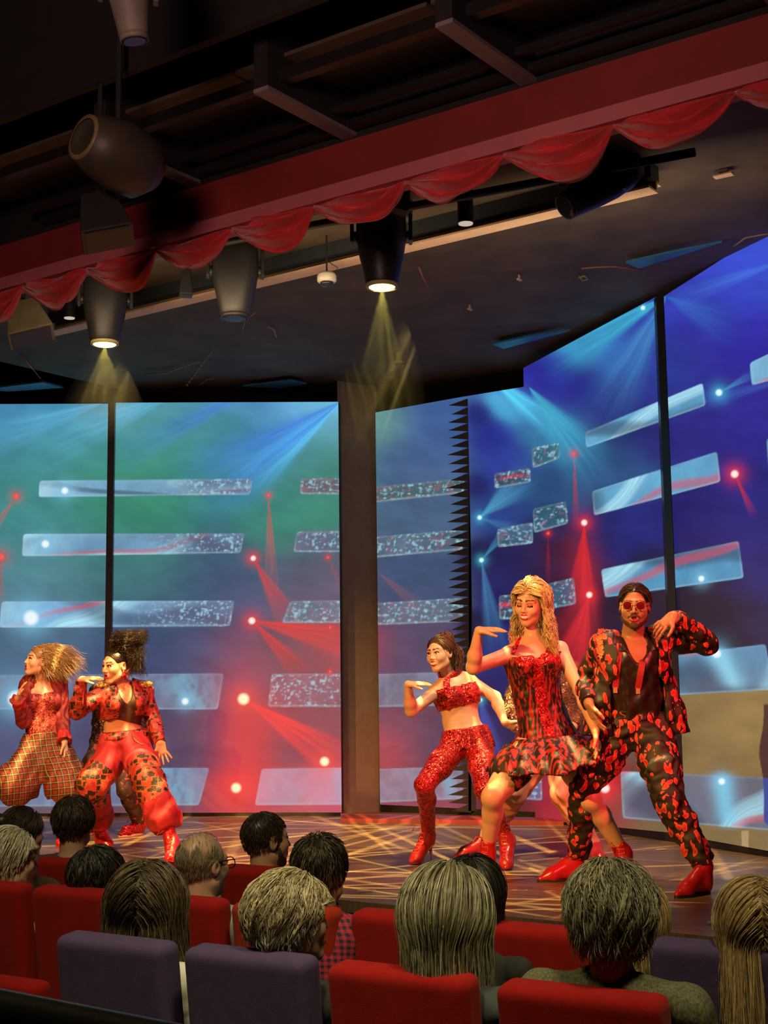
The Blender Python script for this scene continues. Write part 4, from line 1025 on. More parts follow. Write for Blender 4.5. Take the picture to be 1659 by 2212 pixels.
def watcher(label, px, py, D, yaw, pitch=0, s=1.0, shirt=M_DKCLOTH, skin=SK_AUD, hair=None, fem=True, beard=False, tilt=0, glasses=False, sh=.185, collar=False, neckdrop=.150, tyaw=33, bm=None, lean=0.0):
    hc = P(px, py, D)
    f = YAW(yaw)+np.array([0, 0, math.tan(math.radians(pitch))]); up = np.array([0, 0, 1.0])+tilt*np.cross(YAW(yaw), [0, 0, 1.0])
    ax = head_axes(f, up); tf = YAW(tyaw); tr = np.cross(tf, [0, 0, 1.0])
    nk = hc-ax[2]*neckdrop*s*.75-np.array([0, 0, neckdrop*.25*s])-ax[1]*.022*s
    w = sh*(1 if fem else 1.1)
    J = dict(head=hc, neck=nk, shL=nk-tr*w-[0, 0, .062], shR=nk+tr*w-[0, 0, .062])
    hip = nk+tf*.05-[0, 0, .50]+tr*lean
    J['hipL'], J['hipR'] = hip-tr*.09, hip+tr*.09
    for q, sg in (('L', -1), ('R', 1)):
        J['el'+q] = J['sh'+q]+tr*sg*.035+tf*.06-[0, 0, .26]; J['wr'+q] = J['el'+q]+tf*.20-tr*sg*.07-[0, 0, .06]
        J['kn'+q] = J['hip'+q]+tf*.40+[0, 0, .01]; J['an'+q] = np.array([*(J['kn'+q]+tf*.03)[:2], FLOOR_Z+.07])
    F = Fig(J, fem, 1.0); F.ha = ax
    pts = [J[k] for k in ('head', 'neck', 'shL', 'shR', 'hipL', 'hipR', 'elL', 'elR', 'wrL', 'wrR')]
    S = SDF(pts+[hc+np.array([0, 0, .13])], .16, .0055)
    F.torso(S)
    for q in 'LR':
        F.limb(S, 'ua'+q); F.limb(S, 'fa'+q); hand(S, J['wr'+q], tf*.9-np.array([0, 0, .35]), [0, 0, -1], tr*(1 if q == 'L' else -1), curl=(.3, .3, .3, .3))
    S.cap(nk, (.050 if fem else .060)*s, hc-ax[2]*.05*s-ax[1]*.022*s, (.048 if fem else .057)*s, .03)
    head(S, hc, ax, s, fem=fem, beard=beard)
    og = np.array([hip[0], hip[1], FLOOR_Z])
    o = S.build('person', body_mats(skin, bm), None, og)
    tag(o, label, 'person', 'seated audience')
    T = SDF(pts[1:], .17, .008)
    F.torso(T, .014, bust=1.0)
    for q in 'LR': F.limb(T, 'ua'+q, .014); F.limb(T, 'fa'+q, .010)
    T.ell(nk+np.array([0, 0, .055]), (.075, .075, .055), None, .015, op='sub')
    for q in 'LR': T.cap(J['wr'+q], .05, J['wr'+q]+(J['wr'+q]-J['el'+q])*.4, .06, .006, op='sub')
    T.wrinkle(.005, 75, int(px) % 97)
    T.build('shirt' if shirt is not M_BROWNJ else 'jacket', shirt, o, og)
    if collar:
        mb = MB(); n0 = nk+np.array([0, 0, .012]); pr = [(.068, -.01), (.066, .03), (.072, .032), (.082, -.004), (.080, -.012)]
        mb.lathe(pr, n0, np.array([tr, tf, [0, 0, 1.0]])*np.array([[1.05], [1.0], [1.0]]), 24, cap=False); mb.build('collar', shirt, o, og, smooth=True)
    L = SDF([J[k] for k in ('hipL', 'hipR', 'knL', 'knR', 'anL', 'anR')], .14, .014)
    L.ell(hip+np.array([0, 0, -.0]), (.175, .15, .13), np.array([tr, tf, [0, 0, 1.0]]), .03)
    for q in 'LR': F.limb(L, 'th'+q, .016); F.limb(L, 'sh'+q, .022)
    L.build('trousers', M_JEANS, o, og)
    if hair is not None: hair_obj(o, og, hair(hc, ax, s))
    if glasses:
        mb = MB()
        for q in (-1, 1):
            w_ = lambda x, y, z: hc+s*(x*ax[0]+y*ax[1]+z*ax[2])
            mb.tube([w_(q*.074, -.02, .010), w_(q*.080, .02, .016), w_(q*.076, .06, .017), w_(q*.066, .098, .016)], .0026, 6)
            mb.tube([w_(q*(.036+.030*math.cos(t)), .104-.004*abs(math.cos(t)), .002+.021*math.sin(t)) for t in np.linspace(0, 2*math.pi, 17)], .0022, 6)
        mb.tube([w_(-.007, .106, .008), w_(.007, .106, .008)], .002, 6)
        mb.build('glasses', M_GLASSM, o, og, smooth=True)
    return o
GREY = [(.20, .19, .13), (.42, .40, .29), (.10, .09, .065), (.55, .53, .40), (.16, .145, .10)]
SILV = [(.15, .135, .085), (.42, .38, .25), (.06, .052, .035), (.28, .255, .17), (.58, .53, .37)]
GBL = [(.46, .38, .24), (.62, .54, .37), (.28, .21, .12), (.70, .64, .48), (.36, .29, .17)]
BRN = [(.075, .048, .026), (.15, .10, .058), (.035, .022, .013), (.21, .15, .09), (.06, .038, .02)]
BLK = [(.016, .013, .010), (.035, .028, .022), (.008, .007, .006), (.055, .045, .036)]
BLD = [(.52, .36, .16), (.68, .50, .26), (.30, .19, .08), (.42, .28, .12), (.75, .6, .36)]
WHT = [(.70, .64, .50), (.85, .80, .68), (.50, .44, .32), (.62, .56, .42)]
DBR = [(.05, .028, .02), (.10, .06, .042), (.025, .014, .010), (.14, .09, .065)]
def H(*items):
    def f(c, ax, s):
        return [it(c, ax, s) for it in items]
    return f
def CAP(col, **k): return lambda c, ax, s: skullcap(c, ax, s, col, **k)
def ST(n, L, cols, **k): return lambda c, ax, s: strands(c, ax, s, n, L, cols, **k)

watcher('woman with short layered dark grey hair in an olive grey knit sweater', 1318, 1982, 3.66, 4, 2, 1.02, M_KNIT,
        hair=H(CAP((.15, .135, .088), grow=.016, low=-.085), ST(4420, .125, SILV, seed=1, pts=13, rad=.00142, thick=.030, wave=.017, freq=30, zmin=-.06, front=.03, out=.3, curl=.9, clump=.9, zback=-.095, taper=.55, crown=(.012, .06, .11)),
               ST(1530, .10, SILV, seed=2, pts=10, rad=.00136, thick=.034, wave=.016, freq=30, zmin=-.02, curl=.8, taper=.7, crown=(-.02, .06, .11))), sh=.20, neckdrop=.138)
watcher('woman with straight shoulder-length streaked grey hair', 968, 1990, 3.92, 14, 0, 1.02, M_TEAL,
        hair=H(CAP((.11, .10, .065), grow=.016, low=-.085), ST(5100, .40, SILV, seed=3, pts=16, rad=.00156, thick=.042, wave=.006, freq=16, zmin=-.06, front=.04, crown=(.015, .07, .11), out=.35, curl=.35, clump=.9, vary=.22, zback=-.09)), sh=.17)
watcher('woman with wavy short grey-blonde hair and a black top, turned to the right', 630, 1990, 4.22, 62, 4, 1.05, M_DKCLOTH, skin=SK_AUD,
        hair=H(CAP((.22, .18, .11), grow=.012, low=-.08), ST(4080, .115, GBL, seed=5, pts=13, rad=.00142, thick=.030, wave=.010, freq=62, zmin=-.05, front=.052, crown=(0, .06, .11), out=.4, curl=.7, clump=.7, zback=-.095, taper=.7, clear=True)), sh=.18)
watcher('woman with very long brown hair over a white top', 318, 1960, 4.60, 6, 0, 1.04, M_WHITE,
        hair=H(CAP((.04, .026, .015), grow=.010, low=-.085), ST(5100, .60, BRN, seed=7, pts=20, rad=.00149, thick=.030, wave=.017, freq=15, zmin=-.06, front=.04, out=.75, clump=.8, vary=.25, part=0.0, zback=-.1, crown=(0, .07, .1))), sh=.17)
watcher('man with wavy black hair and a grey temple in front of a red seat', 214, 1903, 5.68, 42, 0, 1.02, M_DKCLOTH, fem=False,
        hair=H(CAP((.018, .015, .012), grow=.012), ST(2550, .09, BLK+[(.14, .12, .09)], seed=9, pts=10, rad=.00149, thick=.020, wave=.007, freq=60, zmin=-.05, front=.05, out=.2, curl=.6, taper=.8)))
watcher('balding man with grey fringe, dark glasses and a grey shirt', 440, 1868, 5.40, 42, 0, 1.0, M_GREYT, fem=False, glasses=True, beard=True, bm=M_GREYB,
        hair=H(ST(1500, .022, [(.24, .21, .15), (.36, .32, .23), (.15, .125, .085)], seed=11, pts=6, rad=.0011, thick=.004, wave=.002, freq=60, zmin=-.06, front=.2, out=0, zback=-.085, zmax=.075, crown=(0, .02, .11)),
               ST(260, .02, [(.36, .32, .23), (.2, .17, .12)], seed=12, pts=5, rad=.0009, thick=.004, wave=.002, freq=60, zmin=.03, front=.09, out=0)))
watcher('man with thinning black hair in a red and navy gingham shirt', 694, 1884, 5.06, 20, 2, 1.0, M_GING, fem=False, collar=True, tyaw=28, skin=SK_TAN,
        hair=H(CAP((.02, .016, .012), grow=.004, low=-.105), ST(2210, .06, BLK, seed=13, taper=.8, pts=9, rad=.00136, thick=.018, wave=.005, freq=60, zmin=-.07, front=.055, crown=(.01, -.06, .09), out=.2, curl=.3, lift=.2, zback=-.11),
               ST(442, .05, [(.16, .10, .06), (.08, .05, .03)], seed=14, pts=8, rad=.00122, thick=.022, wave=.006, freq=60, zmin=.06, front=.09, lift=.3)))
watcher('dark straight-haired person half hidden behind the long grey hair', 1022, 1938, 4.68, 8, 0, 1.0, M_DKCLOTH,
        hair=H(CAP((.015, .012, .010), grow=.010), ST(2380, .26, BLK, seed=15, pts=12, rad=.00149, thick=.022, wave=.003, freq=16, zmin=-.05, front=.05, out=.2)))
watcher('person with light hair hidden behind the olive grey sweater woman', 1374, 1990, 4.45, 8, 0, .98, M_DKCLOTH,
        hair=H(CAP((.22, .15, .08), grow=.010), ST(1530, .22, BLD, seed=16, pts=10, rad=.00149, thick=.022, wave=.004, freq=16, zmin=-.05, front=.05, out=.3)))
watcher('woman with long straight blonde hair at the right edge', 1634, 2002, 4.18, 10, 0, 1.0, M_DKCLOTH,
        hair=H(CAP((.24, .15, .06), grow=.012, low=-.085), ST(3740, .36, BLD, seed=17, pts=14, rad=.00142, thick=.030, wave=.005, freq=18, zmin=-.06, front=.04, out=.55, clump=.9, part=0.01, zback=-.09)))
watcher('man with short brown hair and broad dark brown jacket', 160, 1782, 6.72, 6, 0, 1.0, M_BROWNJ, fem=False, sh=.205, tyaw=20,
        hair=H(CAP((.04, .024, .018), grow=.010, low=-.095), ST(2210, .075, DBR, seed=19, pts=9, rad=.00156, thick=.020, wave=.007, freq=60, zmin=-.065, front=.05, out=.2, curl=.7, zback=-.095, taper=.8)))
watcher('dark-haired woman with hair pinned back at the left edge', 50, 1800, 6.9, 50, -2, .98, M_DKCLOTH, skin=SK_TAN,
        hair=H(CAP((.035, .02, .015), grow=.008), ST(1870, .10, DBR, seed=21, pts=9, rad=.00136, thick=.014, wave=.002, freq=30, zmin=-.05, front=.05, crown=(0, .07, .09), out=0, curl=.3),
               lambda c, ax, s: skullcap(c-ax[1]*.10+ax[2]*.045, ax, .42, (.04, .022, .016), low=-.2)))
watcher('white-haired man in a white shirt at the left edge', 22, 1860, 5.92, 58, 0, 1.05, M_WHITE, fem=False, skin=SK_FAIR,
        hair=H(CAP((.42, .38, .28), grow=.008, low=-.09), ST(2550, .085, WHT, seed=23, taper=.7, pts=9, rad=.00136, thick=.020, wave=.004, freq=40, zmin=-.05, front=.055, crown=(0, .08, .1), out=.1, curl=.4, zback=-.1, clear=True)))
watcher('bearded man with short dark hair looking right, light shirt', 577, 1816, 6.32, 60, 2, 1.0, M_WHITE, fem=False, beard=True, skin=SK_TAN,
        hair=H(CAP((.03, .019, .013), grow=.003, low=-.095), ST(2210, .02, DBR, seed=25, pts=5, rad=.00122, thick=.008, wave=.001, freq=60, zmin=-.06, front=.06, out=.1, zback=-.1)))
# ------------------------------------------------------------------ costume materials
def sequin(name, c, c2, sc=170, rough=0.28, metal=0.35, jit=0.9):
    m, nt, b = nodes(name); v = coords(nt)
    vo = NN(nt, 'ShaderNodeTexVoronoi'); vo.inputs['Scale'].default_value = sc; nt.links.new(v, vo.inputs['Vector'])
    sx = NN(nt, 'ShaderNodeSeparateColor'); nt.links.new(vo.outputs['Color'], sx.inputs[0])
    nt.links.new(ramp(nt, sx.outputs[0], [(0.1, c2), (0.55, c), (0.97, np.minimum(np.asarray(c)*1.6+.03, 1))]), b.inputs['Base Color'])
    g = NN(nt, 'ShaderNodeNewGeometry'); s = NN(nt, 'ShaderNodeVectorMath', operation='SUBTRACT'); nt.links.new(vo.outputs['Color'], s.inputs[0]); s.inputs[1].default_value = (.5, .5, .5)
    k = NN(nt, 'ShaderNodeVectorMath', operation='SCALE'); nt.links.new(s.outputs[0], k.inputs[0]); k.inputs['Scale'].default_value = jit
    a = NN(nt, 'ShaderNodeVectorMath', operation='ADD'); nt.links.new(g.outputs['Normal'], a.inputs[0]); nt.links.new(k.outputs[0], a.inputs[1])
    n = NN(nt, 'ShaderNodeVectorMath', operation='NORMALIZE'); nt.links.new(a.outputs[0], n.inputs[0]); nt.links.new(n.outputs[0], b.inputs['Normal'])
    b.inputs['Roughness'].default_value = rough; b.inputs['Metallic'].default_value = metal
    return m
def floral(name, base, petal, petal2, sc=15, thr=0.36, keep=0.42, stretch=(1.3, 1.3, .75)):
    m, nt, b = nodes(name); v0 = coords(nt, stretch)
    nz = NN(nt, 'ShaderNodeTexNoise'); nz.inputs['Scale'].default_value = 16; nt.links.new(v0, nz.inputs['Vector'])
    v = NN(nt, 'ShaderNodeVectorMath', operation='MULTIPLY_ADD'); nt.links.new(nz.outputs['Color'], v.inputs[0]); v.inputs[1].default_value = (.10, .10, .10); nt.links.new(v0, v.inputs[2])
    vo = NN(nt, 'ShaderNodeTexVoronoi'); vo.inputs['Scale'].default_value = sc; nt.links.new(v.outputs[0], vo.inputs['Vector'])
    sx = NN(nt, 'ShaderNodeSeparateColor'); nt.links.new(vo.outputs['Color'], sx.inputs[0])
    inside = math_(nt, 'LESS_THAN', vo.outputs['Distance'], thr); kp = math_(nt, 'GREATER_THAN', sx.outputs[0], keep)
    big = math_(nt, 'GREATER_THAN', noise(nt, v0, 4.0, 2), 0.33)
    f = math_(nt, 'MULTIPLY', math_(nt, 'MULTIPLY', inside, kp), big)
    pc = ramp(nt, vo.outputs['Distance'], [(0.0, petal2), (0.25, petal), (0.36, petal), (0.44, np.minimum(np.asarray(petal)*1.5+np.array([.05, .05, .04]), 1))])
    bc = ramp(nt, noise(nt, v0, 22, 4), [(0.4, base), (0.7, np.asarray(base)*2.0+np.array([.006, .003, .0015]))])
    nt.links.new(mixc(nt, f, bc, pc), b.inputs['Base Color']); b.inputs['Roughness'].default_value = 0.6
    bump(nt, b, noise(nt, v0, 40, 3), 0.35, 0.006)
    return m
def plaid(name):
    m, nt, b = nodes(name); v = coords(nt, (1, 1, 1), (0, 0.10, 0)); sp = NN(nt, 'ShaderNodeSeparateXYZ'); nt.links.new(v, sp.inputs[0])
    x = math_(nt, 'ADD', sp.outputs[0], math_(nt, 'MULTIPLY', sp.outputs[1], 0.5))
    def band(c, per, w, off=0.0):
        f = math_(nt, 'FRACT', math_(nt, 'ADD', math_(nt, 'MULTIPLY', c, 1/per), off)); return math_(nt, 'LESS_THAN', f, w)
    r = math_(nt, 'MULTIPLY', math_(nt, 'ADD', band(x, .045, .5), band(sp.outputs[2], .045, .5)), 0.5)
    c = ramp(nt, r, [(0.0, (.025, .022, .012)), (0.5, (.075, .022, .012)), (1.0, (.24, .022, .018))])
    l = math_(nt, 'MAXIMUM', band(x, .045, .10, .25), band(sp.outputs[2], .045, .10, .25))
    nt.links.new(mixc(nt, l, c, (.30, .19, .08)), b.inputs['Base Color']); b.inputs['Roughness'].default_value = 0.7
    return m
def mosaic(name, cols, sc=30, dark=(.02, .015, .008), mort=(.5, .32, .1)):
    m, nt, b = nodes(name); v0 = coords(nt)
    nz = NN(nt, 'ShaderNodeTexNoise'); nz.inputs['Scale'].default_value = 14; nt.links.new(v0, nz.inputs['Vector'])
    v = NN(nt, 'ShaderNodeVectorMath', operation='MULTIPLY_ADD'); nt.links.new(nz.outputs['Color'], v.inputs[0]); v.inputs[1].default_value = (.02, .02, .02); nt.links.new(v0, v.inputs[2])
    vo = NN(nt, 'ShaderNodeTexVoronoi'); vo.distance = 'CHEBYCHEV'; vo.inputs['Scale'].default_value = sc; vo.inputs['Randomness'].default_value = .65; nt.links.new(v.outputs[0], vo.inputs['Vector'])
    sx = NN(nt, 'ShaderNodeSeparateColor'); nt.links.new(vo.outputs['Color'], sx.inputs[0])
    n = len(cols); c = ramp(nt, sx.outputs[0], [(i/n, q) for i, q in enumerate(cols)], 'CONSTANT')
    v2 = NN(nt, 'ShaderNodeTexVoronoi'); v2.inputs['Scale'].default_value = 190; nt.links.new(v0, v2.inputs['Vector'])
    c = mixc(nt, 0.55, c, ramp(nt, v2.outputs['Distance'], [(0.1, (1.5, 1.4, 1.2)), (0.6, (.35, .3, .3))]), 'MULTIPLY')
    e = math_(nt, 'GREATER_THAN', vo.outputs['Distance'], 0.44)
    nt.links.new(mixc(nt, e, c, mort), b.inputs['Base Color']); b.inputs['Roughness'].default_value = 0.4; b.inputs['Metallic'].default_value = .15
    bump(nt, b, v2.outputs['Distance'], 0.5, 0.004)
    return m
def streaky(name, c1, c2, stretch=(55, 55, 7), thr=(.42, .56), rough=.45):
    m, nt, b = nodes(name); v = coords(nt, stretch)
    f = noise(nt, v, 1.0, 2, .4)
    nt.links.new(ramp(nt, f, [(thr[0], c1), (thr[1], c2)]), b.inputs['Base Color']); b.inputs['Roughness'].default_value = rough
    bump(nt, b, f, 0.25, 0.004); return m
M_SEQR = sequin('red_sequins', (.46, .012, .014), (.10, .003, .004)); M_SEQD = sequin('dark_sequins', (.055, .03, .018), (.015, .008, .005), metal=.6)
M_SEQB = sequin('bronze_sequins', (.22, .10, .05), (.06, .03, .015), metal=.5)
M_FLOR = floral('red_flower_print', (.007, .005, .004), (.55, .045, .03), (.22, .010, .009), sc=21, thr=.46, keep=.2)
M_FLORJ = floral('red_flower_jacket', (.008, .006, .004), (.50, .035, .028), (.18, .008, .008), sc=19, thr=.46, keep=.28)
M_PLAID = plaid('tartan_cloth')
M_MOS = mosaic('patchwork_cloth', [(.02, .018, .008), (.40, .02, .02), (.26, .015, .018), (.025, .02, .01), (.42, .04, .03)], 38, mort=(.38, .05, .03))
M_MOS2 = mosaic('patchwork_patch', [(.02, .02, .008), (.45, .03, .03), (.03, .025, .01), (.5, .05, .03), (.02, .018, .008)], 30, mort=(.40, .07, .03))
M_GOLD = sequin('gold_braid', (.60, .36, .09), (.22, .12, .03), metal=.6)
M_SATIN = plain('red_satin', (.34, .024, .036), .58, var=.25, scale=9, bmp=.5, bscale=40, spec=.22)
M_REDL = plain('red_leather', (.38, .012, .020), .28, var=.1, bmp=.12, bscale=90, spec=.6)
M_LACE = plain('red_lace', (.75, .09, .07), .5, bmp=0); M_NUDE = plain('heel_metal', (.5, .28, .18), .3, .3, bmp=0)
M_BLKSAT = plain('black_satin', (.018, .012, .011), .35, bmp=.25, bscale=30); M_MESHT = plain('black_mesh_top', (.05, .022, .012), .5, var=.4, scale=60)
M_SUSP = plain('red_braces', (.30, .012, .018), .5); M_DRED = plain('dark_red_cloth', (.20, .014, .022), .6, var=.25, scale=20)
M_CORS = sequin('dark_red_corset', (.30, .03, .025), (.08, .012, .008), 120, .45, .1, .6)
M_DRESS = streaky('striped_bodice', (.012, .008, .008), (.36, .018, .02), (80, 80, 13), (.46, .58)); M_SKIRT = streaky('striped_skirt', (.010, .007, .007), (.38, .018, .02), (46, 46, 10), (.49, .57), .62)
M_REDP = plain('red_panel', (.55, .02, .025), .5); M_RUBBER = plain('cream_rubber', (.75, .62, .36), .6)
M_FLOWER = plain('applique_flower', (.62, .14, .14), .5, var=.3, scale=60); M_FLOWG = plain('applique_gold', (.62, .30, .12), .5, var=.3, scale=60)
M_BRONZ = plain('brown_pink_cloth', (.40, .15, .11), .6, var=.25, scale=12)
def lens_mat():
    m, nt, b = nodes('red_lens'); b.inputs['Base Color'].default_value = (.35, .01, .02, 1); b.inputs['Roughness'].default_value = .12
    f = noise(nt, coords(nt), 20); nt.links.new(ramp(nt, f, [(0.3, (.10, .004, .008)), (.7, (.16, .006, .012))]), b.inputs['Base Color']); b.inputs['Alpha'].default_value = .82
    return m
M_LENS = lens_mat()

# ------------------------------------------------------------------ costume builders
def legs(F, S, inf=.01, grow=1.0, mid=0, keys='LR', shank=True, waist=.115, kk=.022):
    g = F.k
    S.ell(F.hipc+F.hu*.03*g, np.array([.158*g+inf, .114*g+inf, .115*g+inf]), np.array([F.hr, F.hf, F.hu]), .03, mid)
    for q in keys:
        S.ell(F.J['hip'+q]-F.hf*.045*g, np.array([.082*g+inf]*3), None, .03, mid)
        F.limb(S, 'th'+q, inf, mid, kk, grow)
        if shank: F.limb(S, 'sh'+q, inf, mid, kk, grow)
    S.cap(F.hipc+F.hu*.05*g, .104*g+inf, F.hipc+F.hu*.16*g, .098*g+inf, .03, mid, F.rt, 1.36)
    S.plane(F.hipc+F.hu*waist*g, F.hu)
def hem(S, a, d, L=.14, r=.11):
    """cut a sleeve or trouser leg open beyond point a along d"""
    d = unit(d); S.box(np.asarray(a)+d*L/2, (r, r, L/2), frame(d), .004, .006, op='sub')
def shoe(F, q, toe, heel, mats, kind='shoe', name='shoe', shaft=.10, rise=.0, shaft_r=.047, og=None, par=None, open_toe=False, lace=True):
    an, kn = F.J['an'+q], F.J['kn'+q]; toe, heel = np.asarray(toe, float), np.asarray(heel, float)
    toe = toe.copy(); heel = heel.copy(); toe[2] = heel[2] = 0
    d = unit(toe-heel); L = .26*F.k*(0.94 if kind == 'boot' else 1.08)
    z = np.array([0, 0, 1.0]); side = np.cross(d, z)
    hb = np.array([an[0], an[1], 0])-d*.035; tp = hb+d*L
    if kind == 'boot': tp = np.array([an[0], an[1], 0])+d*(.155 if rise else .18); hb = np.array([an[0], an[1], 0])-d*.03
    S = SDF([hb, tp, an, an+unit(kn-an)*shaft, hb+z*.1], .09, .005)
    ball = hb+(tp-hb)*.68
    up_ = unit(kn-an)
    hz = z*(rise+.036)
    S.cap(tp-d*.02+z*.018, .016, ball+z*.030, .030, .02, 0, side, 1.2)
    S.cap(ball+z*.034, .031, hb+d*.045+z*(.05+rise), .038, .03, 0)
    S.cap(hb+d*.03+hz, .030, hb+d*.04+z*(.075+rise), .036, .02, 0)
    S.cap(ball+z*.045, .028, an+z*.0, .040, .04, 0)
    if shaft: S.cap(hb+d*.045+z*(.07+rise), .040, an+up_*shaft, shaft_r, .03, 0)
    elif kind == 'shoe': S.cap(hb+d*.045+z*.06, .038, an+z*.01, .040, .02, 0)
    if open_toe: S.ell(tp+z*.03, (.032, .03, .022), None, .006, op='sub')
    # flat sole
    S.plane((0, 0, 0.004), (0, 0, -1))
    if rise: S.box((hb+ball)/2+d*(-.045)+z*(rise*.22), (.055, .06, rise*.36), frame(z, d), .02, .02, op='sub')
    if shaft: hem(S, an+up_*shaft*.97, up_, .1, .08)
    S.wrinkle(0.0020, 84, 3, up_)
    o = S.build(name, mats[0], par, og)
    if rise:
        mb = MB(); mb.tube([hb+d*.022+z*(rise+.01), hb+d*.010+z*(rise*.5), hb+d*.012+z*.001], [.014, .007, .005], 10); mb.build('heel', mats[2], o, og, smooth=True)
    else:
        mb = MB(); pr = []
        n = 20; V = []
        for lay, zz in ((1.0, 0.0), (1.0, .014)):
            for i in range(n):
                a = 2*math.pi*i/n; c, s_ = math.cos(a), math.sin(a)
                V.append((hb+tp)/2+d*c*(L/2-.002)*(1 if kind == 'shoe' else .98)+side*s_*(.040 if c > -.2 else .033)+z*zz)
        Fc = [tuple(range(n-1, -1, -1)), tuple(range(n, 2*n))]+[(i, (i+1) % n, n+(i+1) % n, n+i) for i in range(n)]
        mb.add(V, Fc); mb.build('sole', mats[2], o, og)
    if lace:
        tr = bvh(o); mb = MB(); pts = []
        a0, a1 = ball+z*.07+d*.02, an+up_*max(shaft*.85, .02)
        fwd = unit(d+z*.5)
        N = 9 if shaft else 5
        for i in range(N):
            t = i/(N-1); c = a0+(a1-a0)*t
            for sg in ((-1, 1) if i % 2 == 0 else (1, -1)):
                h = on(tr, c+fwd*.15+side*sg*.017, -fwd, .003, .3)
                if h is not None: pts.append(h)
        if len(pts) > 3:
            mb.tube(pts, .0028, 5)
            e = pts[-1]; mb.tube([e, e+d*.04+side*.03+z*.01, e+d*.05+side*.05-z*.03, e+d*.045+side*.02-z*.01, e], .0025, 5)
            mb.build('laces', mats[1], o, og, smooth=True)
    return o
def ribbon(tree, px, w, mat, name, par, og, thick=.003, off=.004):
    """a band laid over a surface along points of the photograph"""
    pts = []
    for i in range(len(px)-1):
        for t in np.linspace(0, 1, 7)[:-1]: pts.append(np.array(px[i])*(1-t)+np.array(px[i+1])*t)
    pts.append(np.array(px[-1]))
    C_ = [seen(tree, x, y, off) for x, y in pts]; C_ = [c for c in C_ if c is not None]
    if len(C_) < 3: return None
    C_ = np.array(C_); mb = MB()
    for _ in range(2): C_[1:-1] = C_[1:-1]*.5+.25*(C_[:-2]+C_[2:])
    V = []; F = []
    for i in range(len(C_)):
        T = unit(C_[min(i+1, len(C_)-1)]-C_[max(i-1, 0)]); vw = unit(C_[i]-CAM); s_ = unit(np.cross(T, vw))
        for sg in (-1, 1):
            for f in (0, 1): V.append(C_[i]+s_*sg*w/2-vw*f*thick)
    for i in range(len(C_)-1):
        a = 4*i; b = a+4
        F += [(a, a+2, b+2, b), (a+1, b+1, b+3, a+3), (a, b, b+1, a+1), (a+2, a+3, b+3, b+2)]
    mb.add(V, F); return mb.build(name, mat, par, og, smooth=False)
def flower(mb, c, n, r, mi=0):
    fr = frame(n)
    for k in range(5):
        a = 2*math.pi*k/5+c[0]*37; d = math.cos(a)*fr[0]+math.sin(a)*fr[1]; s_ = np.cross(fr[2], d)
        V = [c, c+d*r*.5+s_*r*.42+fr[2]*r*.12, c+d*r+fr[2]*r*.12, c+d*r*.5-s_*r*.42+fr[2]*r*.12, c+d*r*.5+fr[2]*r*.05, c-fr[2]*.002]
        mb.add(V, [(0, 1, 4), (1, 2, 4), (2, 3, 4), (3, 0, 4), (5, 2, 1), (5, 1, 0), (5, 3, 2), (5, 0, 3)], mi)
def person(F, skin, label, hands, head_kw, beard=None, skip=(), h=.0038, group=None):
    og = np.array([*F.hipc[:2], 0.0]); S = F.body(h, head_kw, hands, skip)
    o = S.build('person', body_mats(skin, beard), None, og); tag(o, label, 'person', group); return o, og
def sub_front(S, F, c, hw, up=.3, dn=.3):
    """an open jacket front"""
    S.box(c+F.fw*.16+F.up*(up-dn)/2, (hw, .13, (up+dn)/2), np.array([F.rt, F.fw, F.up]), .02, .008, op='sub')

# ------------------------------------------------------------------ the man in the flowered suit
J = dict(head=P(1371, 1311, 7.60), neck=P(1364, 1378, 7.70), shR=P(1306, 1392, 7.70), shL=P(1434, 1378, 7.72), elR=P(1264, 1468, 7.86), wrR=P(1272, 1520, 7.62),
         elL=P(1526, 1390, 7.74), wrL=P(1456, 1330, 7.58), hipR=P(1337, 1580, 7.75), hipL=P(1408, 1580, 7.73), knR=P(1262, 1700, 7.80), anR=P(1246, 1852, 8.02),
         knL=P(1446, 1732, 7.46), anL=P(1522, 1872, 7.42), chest=P(1368, 1436, 7.70), waist=P(1370, 1510, 7.72))
F = Fig(J, fem=False, k=.98); F.setface((-.22, -1, -.06), (.04, 0, 1))
o, og = person(F, SK_BROWN, 'man in red flowered black suit with round red sunglasses, elbow raised', dict(
    L=dict(d=(-.75, -.05, -.55), n=(.25, .75, -.55), thumb=(0, -.6, -1), curl=(.25, .3, .35, .4)), R=dict(d=(.30, -.1, -1), n=(1, .3, 0), thumb=(0, -1, 0), curl=(.2, .2, .25, .3))),
    dict(beard=True, mouth_open=.9), M_BEARD, group='dancers on the stage')
hx = F.ha; hc = J['head']
S = SDF(list(J.values()), .2, .006); F.torso(S, .010); S.ell(J['neck']+F.fw*.085+F.up*-.02, (.055, .10, .115), np.array([F.rt, F.fw, F.up]), .012, op='sub'); S.ell(J['neck']+F.up*.06, (.08, .09, .07), None, .02, op='sub')
S.plane(F.hipc+F.hu*.07, -F.hu); S.wrinkle(0.0070, 78, 4); sh = S.build('shirt', M_BLKSAT, o, og); st = bvh(sh)
mb = MB()
for q in (-1, 1):
    a = J['neck']+F.rt*q*.055+F.up*.035+F.fw*.02; mb.hexa([a, a+F.rt*q*.02+F.up*.01, J['neck']+F.rt*q*.10+F.fw*.115-F.up*.06, J['neck']+F.rt*q*.055+F.fw*.125-F.up*.075]+[p+F.fw*.006 for p in (a, a+F.rt*q*.02+F.up*.01, J['neck']+F.rt*q*.10+F.fw*.115-F.up*.06, J['neck']+F.rt*q*.055+F.fw*.125-F.up*.075)])
mb.build('collar', M_BLKSAT, sh, og)
